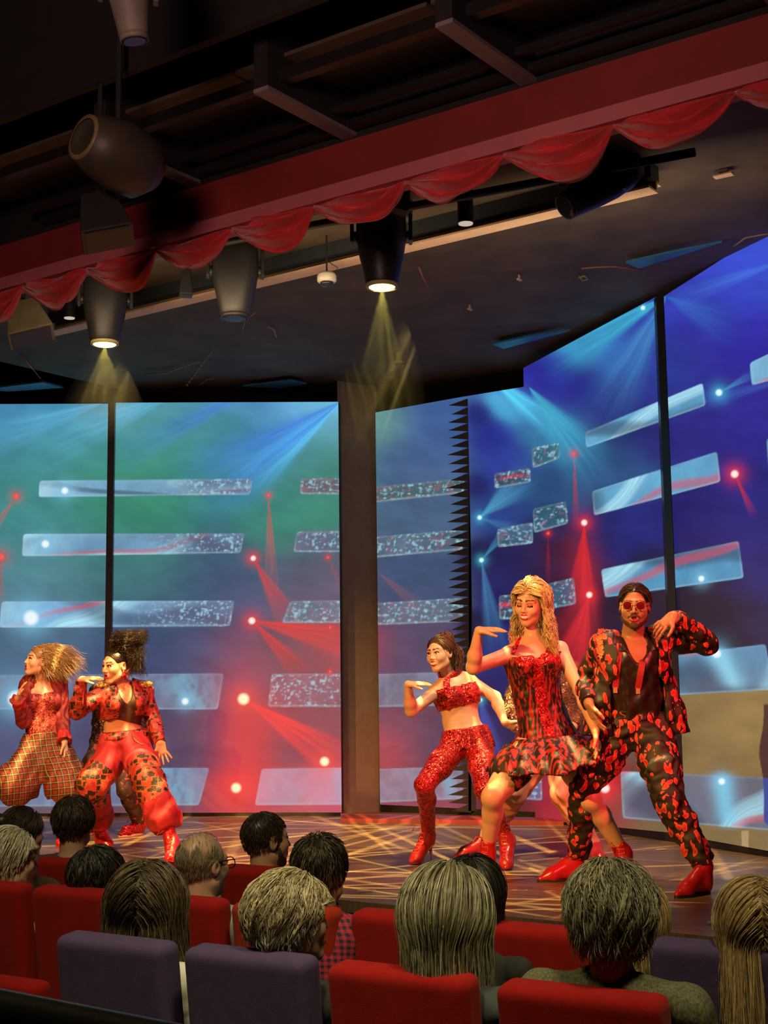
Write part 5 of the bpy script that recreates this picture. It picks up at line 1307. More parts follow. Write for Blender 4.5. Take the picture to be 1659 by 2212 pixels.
for px in ([(1339, 1390), (1335, 1430), (1329, 1486)], [(1394, 1390), (1388, 1430), (1378, 1488)]):
    r_ = ribbon(st, px, .034, M_SUSP, 'brace', o, og)
    if r_:
        e = seen(st, px[-1][0], px[-1][1]+5, .006)
        if e is not None: mb = MB(); mb.box(e, (.022, .012, .03)); mb.build('clip', M_NUDE, r_, og)
S = SDF(list(J.values()), .2, .006); legs(F, S, .016, 1.18); S.wrinkle(0.0130, 82, 5, None, .7)
for q in 'LR': hem(S, J['an'+q]-(J['an'+q]-J['kn'+q])*.02, J['an'+q]-J['kn'+q])
tr_ = S.build('trousers', M_FLOR, o, og)
mb = MB()
S = SDF(list(J.values()), .22, .006); F.torso(S, .030, k=.03, lower=True)
for q in 'LR': F.limb(S, 'ua'+q, .018); F.limb(S, 'fa'+q, .016)
S.plane(F.hipc+F.hu*-.035, -F.hu)
S.box(J['chest']+F.fw*.16-F.up*.06, (.112, .125, .40), np.array([F.rt, F.fw, F.up]), .02, .01, op='sub')
S.ell(J['neck']+F.up*.05, (.085, .11, .085), None, .02, op='sub')
for q in (-1, 1):
    S.cap(J['chest']+F.rt*q*.135-F.up*.05, .075, F.hipc+F.rt*q*.185+F.up*.10+F.fw*.02, .088, .03); S.cap(F.hipc+F.rt*q*.185+F.up*.10+F.fw*.02, .088, F.hipc+F.rt*q*.205-F.up*.02+F.fw*.02, .092, .03)
S.box(J['chest']+F.fw*.16-F.up*.06, (.112, .125, .40), np.array([F.rt, F.fw, F.up]), .02, .01, op='sub')
S.box(F.hipc+F.fw*.17+F.up*.08, (.150, .14, .22), np.array([F.rt, F.fw, F.up]), .03, .01, op='sub'); S.plane(F.hipc+F.hu*-.01, -F.hu)
for q in 'LR': hem(S, J['wr'+q]-(J['wr'+q]-J['el'+q])*.04, J['wr'+q]-J['el'+q])
S.wrinkle(0.0080, 69, 6); jk = S.build('jacket', M_FLORJ, o, og); jt = bvh(jk)
rs = np.random.default_rng(3); mb = MB(); mb2 = MB()
for i in range(26):
    t = rs.random(); x, y = 1312-20*t+rs.normal()*7, 1352+62*t+rs.normal()*5
    c = seen(jt, x, y, .004)
    if c is not None: flower(mb if t < .45 else mb2, c, CAM-c, .018)
for i in range(5):
    c = seen(jt, 1420+rs.normal()*7, 1364+rs.normal()*7, .004)
    if c is not None: flower(mb, c, CAM-c, .018)
if mb.V: mb.build('flower_trim', M_FLOWER, jk, og)
if mb2.V: mb2.build('gold_trim', M_FLOWG, jk, og)
shoe(F, 'R', Pz(1173, 1888), Pz(1268, 1884), (M_REDL, M_LACE, M_BLACK), 'shoe', shaft=.0, og=og, par=o, lace=False)
shoe(F, 'L', Pz(1486, 1912), Pz(1552, 1903), (M_REDL, M_LACE, M_BLACK), 'shoe', shaft=.0, og=og, par=o, lace=False)
W_ = lambda x, y, z: hc+x*hx[0]+y*hx[1]+z*hx[2]
mb = MB(); ml = MB()
for q in (-1, 1):
    c = W_(q*.035, .106, .006); mb.tube([c+.024*(math.cos(t)*hx[0]+math.sin(t)*hx[2]) for t in np.linspace(0, 2*math.pi, 21)], .0022, 6)
    ml.lathe([(.0235, -.001), (.0235, .001)], c, np.array([hx[0], hx[2], hx[1]]), 20)
    mb.tube([W_(q*.058, .104, .012), W_(q*.074, .06, .012), W_(q*.079, -.005, .010)], .002, 6)
mb.tube([W_(-.012, .108, .012), W_(.012, .108, .012)], .002, 6)
gl = mb.build('sunglasses', M_GOLD, o, og, smooth=True); ml.build('lens', M_LENS, gl, og)
hair_obj(o, og, [skullcap(hc, hx, 1.0, (.014, .010, .008), grow=.002, front=.074, low=-.06), strands(hc, hx, 1.0, 2200, .035, DBR, 31, 7, .0013, (0, .10, .07), 0.014, .002, 40, -.02, .056, taper=.9, out=0)])

# ------------------------------------------------------------------ the blonde woman in the striped dress
J = dict(head=P(1146, 1304, 7.84), neck=P(1151, 1380, 7.90), shR=P(1101, 1414, 7.86), shL=P(1209, 1403, 7.92), elR=P(1022, 1442, 7.70), wrR=P(1034, 1362, 7.60),
         elL=P(1254, 1492, 7.78), wrL=P(1286, 1578, 7.60), hipR=P(1148, 1612, 7.90), hipL=P(1220, 1603, 7.92), knR=P(1064, 1722, 7.70), anR=P(1054, 1836, 7.88),
         knL=P(1276, 1728, 7.80), anL=P(1346, 1842, 7.94), chest=P(1152, 1440, 7.88), waist=P(1160, 1504, 7.90))
F = Fig(J, True, 1.0)
for q in 'LR': t0_, t1_ = F.seg['th'+q]; F.seg['th'+q] = [(t0_[0], t0_[1]*1.04, t0_[2], t0_[3]*1.20), (t1_[0], t1_[1]*1.20, t1_[2], t1_[3]*1.14)]; F.seg['sh'+q] = [(a, ra*1.12, b, rb*1.08) for a, ra, b, rb in F.seg['sh'+q]]
F.setface((-.50, -.85, -.20), (.06, -.1, 1))
o, og = person(F, SK_FAIR, 'blonde curly-haired woman in short striped red and black dress, hand raised to shoulder', dict(
    R=dict(d=(1, -.05, .04), n=(.1, .35, -1), thumb=(0, -1, -.5), curl=(.05, .1, .12, .15), spread=.05), L=dict(d=(.06, -.05, -1), n=(-1, .1, 0), thumb=(-.2, -1, 0), curl=(.1, .12, .15, .2))),
    dict(smile=1.0, closed=True), group='dancers on the stage')
bt = bvh(o); hx = F.ha; hc = J['head']
S = SDF(list(J.values()), .2, .005); F.torso(S, .012, k=.025); S.plane(J['chest']+F.up*.066, F.up)
S.ell(J['chest']+F.fw*.17+F.up*.085, (.032, .10, .05), np.array([F.rt, F.fw, F.up]), .02, op='sub'); S.plane(F.hipc-F.hu*.06, -F.hu)
S.cap(J['chest']+F.rt*.085+F.fw*.12+F.up*.055, .056, J['chest']-F.rt*.085+F.fw*.12+F.up*.055, .056, .01, 1, op='paint')
S.curve([J['chest']+F.fw*.15+F.rt*.012, J['chest']*.5+J['waist']*.5+F.fw*.125+F.rt*.012, J['waist']+F.fw*.105+F.rt*.012, J['waist']*.5+F.hipc*.5+F.fw*.11+F.rt*.012, F.hipc+F.fw*.125+F.rt*.012], .030, k=.01, mid=1, op='paint')
S.cap(J['chest']-F.rt*.17+F.fw*.04, .04, F.hipc-F.rt*.19+F.fw*.02+F.hu*.05, .04, .01, 2, op='paint')
S.wrinkle(0.0027, 114, 7); dr = S.build('dress', [M_DRESS, M_SEQR, M_REDP], o, og)
ribbon(bt, [(1187, 1418), (1184, 1390), (1172, 1360)], .042, M_SEQR, 'strap', dr, og, .004, .005); ribbon(bt, [(1108, 1412), (1118, 1388), (1130, 1372)], .022, M_SEQR, 'strap', dr, og, .004, .005)
def flounce(c, hr, hf, hu, r0, r1, drop, nf=13, seed=0, tuck=.25, amp=.034, nv=26, nu=200, dep=(.74, .74)):
    rs = np.random.default_rng(seed); ph = rs.uniform(0, 6.28, 5); V = []; Fq = []
    for v in range(nv+1):
        t = v/nv
        b = math.sin(min(t/(1-tuck*.5), 1)*math.pi/2); rr = r0+(r1-r0)*b; z = -drop*t*(1.0) if t < .86 else -drop*(.86-(t-.86)*.9)
        if t > .86: rr -= (t-.86)/.14*.05
        for u in range(nu):
            th = 2*math.pi*u/nu
            f = math.sin(nf*th+ph[0]+1.3*math.sin(2*th+ph[1]))+.5*math.sin(nf*2.1*th+ph[2])+.4*math.sin(5*th+ph[3])
            k = amp*f*t**.8
            zz = z+(.018*math.sin(nf*.5*th+ph[4])+.02*math.sin(3*th+ph[1]))*t
            V.append(c+hr*math.cos(th)*(rr+k)+hf*math.sin(th)*(rr*(dep[0]+(dep[1]-dep[0])*t)+k)+hu*zz)
    for v in range(nv):
        for u in range(nu):
            a = v*nu+u; b2 = v*nu+(u+1) % nu; Fq.append((a, a+nu, b2+nu, b2))
    return V, Fq
V, Q = flounce(F.hipc+F.hu*.045, F.hr, F.hf, F.hu, .186, .300, 0.215, 9, 2, amp=.052, dep=(.88, 1.3))
V = np.array(V)
for q in 'LR':                                  # the cloth lies over the thighs
    a, b = J['hip'+q], J['kn'+q]; ba = b-a; t = np.clip(((V-a) @ ba)/(ba @ ba), 0, 1); c = a+t[:, None]*ba; d = V-c; r = np.linalg.norm(d, axis=1); R_ = .130-.02*t
    k = (r < R_) & (t > .16) & (((V-F.hipc) @ F.hu) < .0); V[k] = c[k]+(d[k]+F.hf*.02)/np.linalg.norm(d[k]+F.hf*.02, axis=1)[:, None]*R_[k, None]
sk = mesh_obj('skirt', V, Q, M_SKIRT, o, og); md = sk.modifiers.new('thick', 'SOLIDIFY'); md.thickness = .006
S = SDF([J['hipL'], J['hipR'], J['knL'], J['knR']], .2, .008); legs(F, S, .006, 1.0, shank=False, waist=-.02)
for q in 'LR': hem(S, J['hip'+q]+(J['kn'+q]-J['hip'+q])*.10, J['kn'+q]-J['hip'+q], .5, .13)
S.build('shorts', M_BLKSAT, o, og)
for q, t_, h_ in (('R', Pz(1016, 1909), Pz(1062, 1897)), ('L', Pz(1380, 1909), Pz(1350, 1893))): shoe(F, q, t_, h_, (M_REDL, M_LACE, M_NUDE), 'boot', 'boot', .08, .09, .042, og, o)
BLDP = [(.62, .42, .17), (.80, .62, .30), (.40, .25, .09), (.85, .70, .42)]
curly = dict(pts=22, rad=.0017, wave=.013, freq=75, zmin=-.05, front=.068, out=1.6, clump=.6, zback=-.09, clear=True)
hair_obj(o, og, [skullcap(hc, hx, 1.0, (.42, .27, .10), grow=.003, front=.074, low=-.08), strands(hc, hx, 1.0, 2600, .36, BLDP, 33, thick=.026, crown=(0, .10, .075), **curly),
    strands(hc+hx[2]*.105-hx[1]*.03, hx, .30, 260, .22, BLDP, 34, pts=14, rad=.0022, wave=.010, freq=70, zmin=-.1, front=.2, out=.5, thick=.02)])

# ------------------------------------------------------------------ the woman in red sequins
J = dict(head=P(951, 1412, 8.70), neck=P(972, 1458, 8.78), shR=P(942, 1494, 8.74), shL=P(1012, 1470, 8.82), elR=P(888, 1536, 8.60), wrR=P(881, 1478, 8.50),
         elL=P(1070, 1506, 8.76), wrL=P(1090, 1560, 8.62), hipR=P(983, 1612, 8.76), hipL=P(1036, 1606, 8.78), knR=P(916, 1696, 8.50), anR=P(926, 1802, 8.92),
         knL=P(1046, 1704, 8.46), anL=P(1096, 1812, 8.64), chest=P(988, 1506, 8.78), waist=P(995, 1556, 8.78))
F = Fig(J, True, .94); F.setface((-.62, -.78, -.06), (-.10, 0, 1))
o, og = person(F, SK_FAIR, 'smiling woman in red sequin halter top and trousers, hair in a bun', dict(
    R=dict(d=(1, -.1, .03), n=(0, .3, -1), thumb=(0, -1, -.3), curl=(.06, .08, .1, .12), spread=.05), L=dict(d=(.75, .2, -.45), n=(.2, .6, .6), thumb=(0, -1, .3), curl=(.3, .3, .3, .3))),
    dict(smile=1.0, s=.93), group='dancers on the stage')
bt = bvh(o); hx = F.ha; hc = J['head']
S = SDF(list(J.values()), .2, .005); F.torso(S, .009); S.plane(J['chest']+F.up*.070, F.up); S.plane(J['chest']-F.up*.060, -F.up)
S.wrinkle(0.0045, 114, 9); tp = S.build('top', M_SEQR, o, og)
C_ = SDF([J['neck']], .14, .005); na = unit(J['head']-F.ha[2]*.05*.94-F.ha[1]*.018-J['neck']); C_.cap(J['neck']-na*.03, .082, J['neck']+na*.06, .066, .01)
C_.plane(J['neck']+na*.040, na); C_.plane(J['neck']-na*.012, -na); ck = C_.build('choker', M_SEQR, o, og)
ribbon(bt, [(966, 1463), (964, 1478), (970, 1496), (974, 1505)], .040, M_SEQR, 'strap', tp, og, .005, .007)
S = SDF(list(J.values()), .2, .0055); legs(F, S, .009, 1.0); S.wrinkle(0.0027, 84, 10, None, .8)
for q in 'LR': hem(S, J['an'+q]-(J['an'+q]-J['kn'+q])*.10, J['an'+q]-J['kn'+q])
tr_ = S.build('trousers', M_SEQR, o, og)
V, Q = flounce(F.hipc+F.hu*.10, F.hr, F.hf, F.hu, .146, .172, .16, 21, 5, .0, .007, 14, 160)
pe = mesh_obj('peplum', np.array(V), Q, M_SEQR, o, og); md = pe.modifiers.new('thick', 'SOLIDIFY'); md.thickness = .005
for q, t_, h_ in (('R', Pz(888, 1851), Pz(941, 1846)), ('L', Pz(1092, 1868), Pz(1106, 1850))): shoe(F, q, t_, h_, (M_REDL, M_LACE, M_NUDE), 'boot', 'boot', .08, .09, .041, og, o)
DKB = [(.06, .032, .016), (.14, .08, .04), (.03, .016, .010)]
hair_obj(o, og, [skullcap(hc, hx, .93, (.06, .034, .018), grow=.003, front=.066, low=-.07), strands(hc, hx, .93, 600, .12, DKB, 41, 9, .0016, (0, .07, .06), .006, .001, 20, -.02, .068, out=0),
    skullcap(hc+hx[2]*.075-hx[1]*.065, hx, .42, (.06, .034, .018), front=.2, low=-.2), strands(hc+hx[2]*.08-hx[1]*.065, hx, .42, 160, .09, DKB, 42, 10, .0016, (0, 0, .1), .02, .006, 90, -.2, .2, out=.2, curl=.8, zback=-.2),
    strands(hc-hx[1]*.095-hx[2]*.02-hx[0]*.02, hx, .42, 300, .14, DKB, 43, 12, .0018, (0, 0, .1), .03, .010, 80, -.2, .2, out=.3, curl=.4, zback=-.2)])

# ------------------------------------------------------------------ the woman with the tall dark hair
J = dict(head=P(251, 1438, 9.48), neck=P(262, 1482, 9.55), shR=P(224, 1496, 9.50), shL=P(310, 1494, 9.62), elR=P(166, 1538, 9.36), wrR=P(177, 1468, 9.28),
         elL=P(331, 1556, 9.62), wrL=P(346, 1604, 9.42), hipR=P(254, 1616, 9.56), hipL=P(290, 1611, 9.58), knR=P(197, 1696, 9.42), anR=P(217, 1795, 10.05),
         knL=P(320, 1684, 9.22), anL=P(374, 1818, 9.12), chest=P(265, 1522, 9.55), waist=P(264, 1572, 9.57))
F = Fig(J, True, .98); F.setface((-.66, -.75, -.12), (.03, 0, 1))
o, og = person(F, SK_TAN, 'woman with tall dark mohawk, patchwork bolero and baggy red satin trousers', dict(
    R=dict(d=(1, -.1, .08), n=(.1, .3, -1), thumb=(0, -1, -.5), curl=(.08, .1, .1, .15), spread=.08), L=dict(d=(.32, -.1, -1), n=(.1, -1, 0), thumb=(-1, 0, 0), curl=(.08, .05, .08, .1), spread=.26, tcurl=.1)),
    dict(mouth_open=.8), group='dancers on the stage')
hx = F.ha; hc = J['head']; bt = bvh(o)
S = SDF(list(J.values()), .2, .0055); F.torso(S, .006, lower=False); S.plane(J['waist']+F.up*.045+F.rt*0, -(F.up-F.rt*.35)); S.ell(J['neck']+F.fw*.08+F.up*.0, (.045, .1, .12), np.array([F.rt, F.fw, F.up]), .01, op='sub'); S.ell(J['neck']+F.up*.07, (.09, .1, .07), None, .01, op='sub')
S.build('top', M_MESHT, o, og)
S = SDF(list(J.values()), .22, .0055); F.torso(S, .024, lower=False); S.plane(J['chest']-F.up*.085, -F.up)
for q in 'LR': F.limb(S, 'ua'+q, .016); F.limb(S, 'fa'+q, .014); hem(S, J['wr'+q]+(J['wr'+q]-J['el'+q])*.02, J['wr'+q]-J['el'+q])
S.box(J['chest']+F.fw*.17, (.055, .14, .4), np.array([F.rt, F.fw, F.up]), .02, .01, op='sub'); S.ell(J['neck']+F.up*.05, (.08, .10, .08), None, .02, op='sub')
for q in 'LR': S.ell(J['sh'+q]+F.up*.045+F.rt*(-.02 if q == 'R' else .02), (.085, .075, .032), np.array([F.rt, F.fw, F.up]), .01, 1)
S.wrinkle(0.0054, 103, 12); jk = S.build('bolero', [M_MOS, M_GOLD], o, og)
S = SDF(list(J.values()), .26, .0065); legs(F, S, .022, 1.12)
for q in 'LR':
    a, b = J['kn'+q], J['an'+q]; S.cap(J['hip'+q]*.4+J['kn'+q]*.6, .105, a, .098, .03); S.cap(a, .098, a*.35+b*.65, .108, .03); S.cap(a*.35+b*.65, .108, a*.25+b*.75, .070, .03)
    hem(S, a*.20+b*.80, b-a, .3, .14)
    u_ = unit(J['kn'+q]-J['hip'+q]); S.cap(J['hip'+q]*.12+a*.88, .145, a+(b-a)*.10, .145, .01, 1, op='paint')
S.plane(F.hipc+F.hu*.10, F.hu)
S.wrinkle(0.0110, 59, 13, None, .5); tr_ = S.build('trousers', [M_SATIN, M_MOS2], o, og); tt = bvh(tr_)
S = SDF([F.hipc], .34, .006); S.ell(F.hipc+F.hu*.07, (.176, .135, .075), np.array([F.rt, F.fw, F.up]), .02); S.plane(F.hipc+F.hu*.115, F.up); S.plane(F.hipc+F.hu*.055, -F.up); S.build('belt', M_MOS, o, og)
mb = MB(); pts = [seen(tt, x, y, .012) for x, y in ((286, 1585), (292, 1600), (306, 1608), (322, 1606))]; pts = [p for p in pts if p is not None]
if len(pts) > 2: mb.tube(pts, .004, 6); mb.build('chain', M_GOLD, tr_, og, smooth=True)
for q, t_, h_ in (('R', Pz(242, 1822), Pz(206, 1816)), ('L', Pz(364, 1858), Pz(384, 1838))): shoe(F, q, t_, h_, (M_REDL, M_LACE, M_RUBBER if 0 else M_REDL), 'boot', 'boot', .085, 0.0, .046, og, o, open_toe=(q == 'L'))
mb = MB(); c = hc+hx[0]*-.075+hx[2]*-.06; mb.lathe([(.004, .03), (.012, .02), (.018, -.01), (.008, -.035)], c, None, 10); mb.build('earring', M_SEQR, o, og)
rs = np.random.default_rng(8); n = 3200; pts = 16
# column of curls rising from the crown, widening to a flat top and falling behind
rt_ = np.array([1.0, 0, 0]); root = hc+np.outer(rs.uniform(-.10, .05, n), hx[1])+np.outer(rs.uniform(-.032, .032, n), hx[0])
root = root+np.outer(.095-.35*np.maximum(0, np.abs(((root-hc) @ hx[1])+.02)-.02)**1.0*.6, hx[2])
fall = rs.random(n) < .42
end = np.where(fall[:, None], hc+np.stack([rs.uniform(.09, .20, n), rs.normal(0, .05, n), rs.uniform(-.08, .16, n)], 1), hc+np.stack([rs.uniform(-.02, .215, n), rs.normal(0, .055, n), rs.uniform(.16, .245, n)], 1))
t = np.linspace(0, 1, pts)[:, None, None]
mid = np.where(fall[:, None], hc+np.stack([rs.uniform(.04, .16, n), rs.normal(0, .05, n), rs.uniform(.13, .22, n)], 1), (root+end)/2)
A = (1-t)**2*root+2*t*(1-t)*mid+t**2*end
ph = rs.uniform(0, 6.28, (1, n)); tt_ = t[:, :, 0]; cu = .012*(.3+tt_)
A[:, :, 0] += cu*np.sin(tt_*22+ph); A[:, :, 1] += cu*np.cos(tt_*22+ph); A[:, :, 2] += cu*.7*np.sin(tt_*19+ph*2)
hair_obj(o, og, [skullcap(hc, hx, 1.0, (.018, .013, .009), grow=.003, front=.064, low=-.07), tubes(A, .0017, np.linspace(0, 1, pts)[:, None], [(.022, .015, .009), (.045, .032, .016), (.010, .007, .005)], rs)])

# ------------------------------------------------------------------ the woman in tartan culottes
J = dict(head=P(84, 1428, 10.42), neck=P(92, 1472, 10.50), shR=P(64, 1490, 10.48), shL=P(124, 1486, 10.54), elR=P(52, 1556, 10.40), wrR=P(38, 1510, 10.24),
         elL=P(134, 1546, 10.52), wrL=P(139, 1602, 10.36), hipR=P(83, 1614, 10.50), hipL=P(119, 1614, 10.52), knR=P(36, 1694, 10.30), anR=P(39, 1795, 10.52),
         knL=P(145, 1698, 10.30), anL=P(150, 1797, 10.40), chest=P(91, 1518, 10.50), waist=P(94, 1568, 10.50))
F = Fig(J, True, .96); F.setface((-.78, -.55, .16), (.12, 0, 1))
o, og = person(F, SK_FAIR, 'woman with windblown blonde hair, dark red puff-sleeve jacket and tartan culottes', dict(
    R=dict(d=(.35, -.1, 1), n=(1, .2, -.3), thumb=(0, -.5, 1), curl=(.2, .2, .2, .2)), L=dict(d=(.22, -.1, -1), n=(-1, .2, 0), thumb=(0, -1, 0), curl=(.15, .15, .15, .15), spread=.14)),
    dict(mouth_open=1.0, s=.97), group='dancers on the stage')
hx = F.ha; hc = J['head']
S = SDF(list(J.values()), .2, .006); F.torso(S, .010); S.plane(J['chest']+F.up*.072, F.up); S.plane(F.hipc+F.hu*.07, -F.hu); S.ell(J['chest']+F.fw*.17+F.up*.1, (.03, .1, .06), np.array([F.rt, F.fw, F.up]), .02, op='sub'); S.wrinkle(0.0045, 92, 21); S.build('corset', M_CORS, o, og)
S = SDF(list(J.values()), .22, .006); F.torso(S, .022, lower=False); S.plane(J['chest']-F.up*.06, -F.up); sub_front(S, F, J['chest'], .085, .3, .3); S.ell(J['neck']+F.up*.05, (.08, .11, .09), None, .02, op='sub')
for q in 'LR':
    S.ell(J['sh'+q]+F.up*.03, (.075, .075, .085), None, .03); F.limb(S, 'ua'+q, .026, grow=1.12); F.limb(S, 'fa'+q, .014); hem(S, J['wr'+q]-(J['wr'+q]-J['el'+q])*.05, J['wr'+q]-J['el'+q])
    S.cap(J['el'+q]*.25+J['wr'+q]*.75, .045, J['wr'+q]*1.0, .055, .01, 1); hem(S, J['wr'+q], J['wr'+q]-J['el'+q])
S.wrinkle(0.0072, 103, 22); jk = S.build('jacket', [M_DRED, M_REDP], o, og); jt = bvh(jk)
for px in ((86, 1527), (104, 1529)):
    c = seen(jt, *px)
S = SDF(list(J.values()), .3, .0075); legs(F, S, .02, 1.12, shank=False)
for q in 'LR':
    a, b = J['hip'+q], J['kn'+q]; S.cap(a, .115, b, .155, .03); S.cap(b, .155, b+(J['an'+q]-b)*.20, .150, .03); hem(S, b+(J['an'+q]-b)*.20, J['an'+q]-b, .4, .22)
S.plane(F.hipc+F.hu*.115*.96, F.hu)
S.wrinkle(0.0140, 55, 23, None, .15); S.build('culottes', M_PLAID, o, og)
for q, t_, h_ in (('R', Pz(24, 1815), Pz(46, 1811)), ('L', Pz(140, 1818), Pz(158, 1814))): shoe(F, q, t_, h_, (M_REDL, M_LACE, M_REDL), 'boot', 'boot', .06, 0.0, .045, og, o)
GOLDB = [(.34, .20, .08), (.55, .38, .17), (.20, .11, .05), (.62, .48, .26)]
n = 2600; rs = np.random.default_rng(5); v = rs.normal(size=(n, 3)); v /= np.linalg.norm(v, axis=1)[:, None]; v = v[(v[:, 1] < .35) | (v[:, 2] > .6)]; n = len(v)
root = hc+((v*np.array([.08, .1, .09])+np.array([0, -.016, .03]))*.97) @ hx
Lh = rs.uniform(.10, .30, n); end = root+np.stack([Lh*rs.uniform(.5, 1.0, n), rs.normal(0, .05, n), -.02-rs.random(n)*.10-.0*Lh], 1)
few = rs.random(n) < .10; end[few] = root[few]+np.stack([-rs.uniform(.02, .08, few.sum()), rs.normal(0, .03, few.sum()), -rs.uniform(.05, .14, few.sum())], 1)
t = np.linspace(0, 1, 14)[:, None, None]; mid = (root+end)/2+np.stack([0*Lh, 0*Lh, .03+.1*Lh], 1)
A = (1-t)**2*root+2*t*(1-t)*mid+t**2*end; ph = rs.uniform(0, 6.28, (1, n)); tt_ = t[:, :, 0]
A[:, :, 2] += .010*tt_*np.sin(tt_*12+ph); A[:, :, 1] += .010*tt_*np.cos(tt_*12+ph)
hair_obj(o, og, [skullcap(hc, hx, .97, (.20, .12, .05), grow=.006, front=.058, low=-.07), tubes(A, .0017, np.linspace(0, 1, 14)[:, None], GOLDB, rs)])

# ------------------------------------------------------------------ two dancers behind the others
J = dict(head=P(268, 1428, 11.10), neck=P(256, 1474, 11.10), shR=P(212, 1496, 11.08), shL=P(300, 1496, 11.12), elR=P(222, 1560, 11.25), wrR=P(240, 1606, 11.00),
         elL=P(312, 1560, 11.20), wrL=P(280, 1600, 11.00), hipR=P(224, 1612, 11.05), hipL=P(264, 1612, 11.05), knR=P(184, 1690, 10.85), anR=P(196, 1782, 11.15),
         knL=P(272, 1704, 10.80), anL=P(303, 1778, 11.05))
F = Fig(J, False, .96); F.setface((-.5, -.85, 0), (0, 0, 1))
o, og = person(F, SK_TAN, 'dancer in dark sequinned suit and red sneakers, hidden behind the tall-haired woman', dict(L=dict(d=(-.6, -.5, -.3), n=(-.3, .8, 0), thumb=(0, 0, 1)), R=dict(d=(.6, -.5, -.3), n=(.3, .8, 0), thumb=(0, 0, 1))), dict(), group='dancers on the stage', h=.006)
S = SDF(list(J.values()), .2, .008); F.torso(S, .022)
for q in 'LR': F.limb(S, 'ua'+q, .016); F.limb(S, 'fa'+q, .014); hem(S, J['wr'+q], J['wr'+q]-J['el'+q])
S.ell(J['neck']+F.up*.05, (.08, .10, .07), None, .02, op='sub'); S.plane(F.hipc-F.hu*.02, -F.hu); S.wrinkle(0.0080, 69, 31); S.build('jacket', M_SEQD, o, og)
S = SDF(list(J.values()), .2, .008); legs(F, S, .014, 1.1)
for q in 'LR': hem(S, J['an'+q]-(J['an'+q]-J['kn'+q])*.05, J['an'+q]-J['kn'+q])
S.wrinkle(0.0070, 82, 32); S.build('trousers', floral('dark_red_sequin_trousers', (.035, .018, .010), (.40, .06, .04), (.20, .05, .03), 22, .4, .45, (1, 1, 1)), o, og)
for q, t_, h_ in (('L', Pz(284, 1797), Pz(318, 1793)), ('R', Pz(176, 1806), Pz(208, 1802))): shoe(F, q, t_, h_, (M_SEQR, M_LACE, M_RUBBER), 'shoe', 'sneaker', .05, 0, .046, og, o)
hair_obj(o, og, [skullcap(J['head'], F.ha, 1.0, (.03, .02, .014), grow=.006, front=.06)])
J = dict(head=P(1172, 1392, 9.30), neck=P(1182, 1440, 9.30), shR=P(1128, 1464, 9.28), shL=P(1236, 1452, 9.34), elR=P(1096, 1534, 9.30), wrR=P(1128, 1578, 9.12),
         elL=P(1258, 1510, 9.40), wrL=P(1240, 1568, 9.20), hipR=P(1172, 1608, 9.25), hipL=P(1216, 1604, 9.25), knR=P(1112, 1716, 9.00), anR=P(1046, 1816, 9.22),
         knL=P(1214, 1718, 9.00), anL=P(1284, 1832, 8.92))
F = Fig(J, False, .98); F.setface((-.3, -.9, 0), (0, 0, 1))
o, og = person(F, SK_TAN, 'dancer in bronze sequin jacket and red shoes, hidden behind the blonde woman', dict(L=dict(d=(-.6, -.5, -.3), n=(-.3, .8, 0), thumb=(0, 0, 1)), R=dict(d=(.6, -.5, -.3), n=(.3, .8, 0), thumb=(0, 0, 1))), dict(), group='dancers on the stage', h=.006)
S = SDF(list(J.values()), .2, .008); F.torso(S, .024)
for q in 'LR': F.limb(S, 'ua'+q, .018); F.limb(S, 'fa'+q, .016); hem(S, J['wr'+q], J['wr'+q]-J['el'+q])
S.ell(J['neck']+F.up*.05, (.08, .10, .07), None, .02, op='sub'); S.plane(F.hipc-F.hu*.02, -F.hu)
S.cap(J['shL'], .14, J['elL'], .12, .01, 1, op='paint'); S.wrinkle(0.0080, 69, 33); S.build('jacket', [M_SEQB, M_DRED], o, og)
S = SDF(list(J.values()), .2, .008); legs(F, S, .014, 1.08)
for q in 'LR': hem(S, J['an'+q]-(J['an'+q]-J['kn'+q])*.03, J['an'+q]-J['kn'+q])
S.cap(J['knL'], .10, J['anL'], .08, .01, 1, op='paint') if 0 else None
S.wrinkle(0.0081, 92, 34); S.build('trousers', M_BRONZ, o, og)
for q, t_, h_ in (('L', Pz(1300, 1858), Pz(1280, 1846)), ('R', Pz(1006, 1840), Pz(1058, 1836))): shoe(F, q, t_, h_, (M_REDL, M_LACE, M_REDL), 'shoe', 'shoe', .03, 0, .044, og, o, lace=False)
hair_obj(o, og, [skullcap(J['head'], F.ha, 1.0, (.03, .02, .014), grow=.006, front=.06)])
# ------------------------------------------------------------------ lamps and small things under the ceilings
M_LAMPB = plain('lamp_housing', (0.022, 0.02, 0.022), 0.45); M_LAMPL = plain('grey_lamp_housing', (0.16, 0.13, 0.10), 0.6)
M_WHITEP = plain('white_plastic', (0.62, 0.56, 0.48), 0.4); M_GLASSD = plain('dark_lens', (0.02, 0.025, 0.035), 0.08, bmp=0)
M_LENSY = glow('lit_lens_yellow', (1.0, 0.95, 0.42), 2.2); M_DISC = glow('downlight_disc', (0.62, 0.50, 0.40), 0.9); M_DISCB = glow('downlight_disc_cool', (0.5, 0.55, 0.58), 1.0)
M_BLUEP = plain('painted_blue_light', (0.04, 0.17, 0.30), 0.35); M_CABLE = plain('orange_cable', (0.36, 0.12, 0.04), 0.6); M_CABY = plain('tan_cable', (0.34, 0.24, 0.10), 0.6)
Z3 = np.array([0, 0, 1.0])
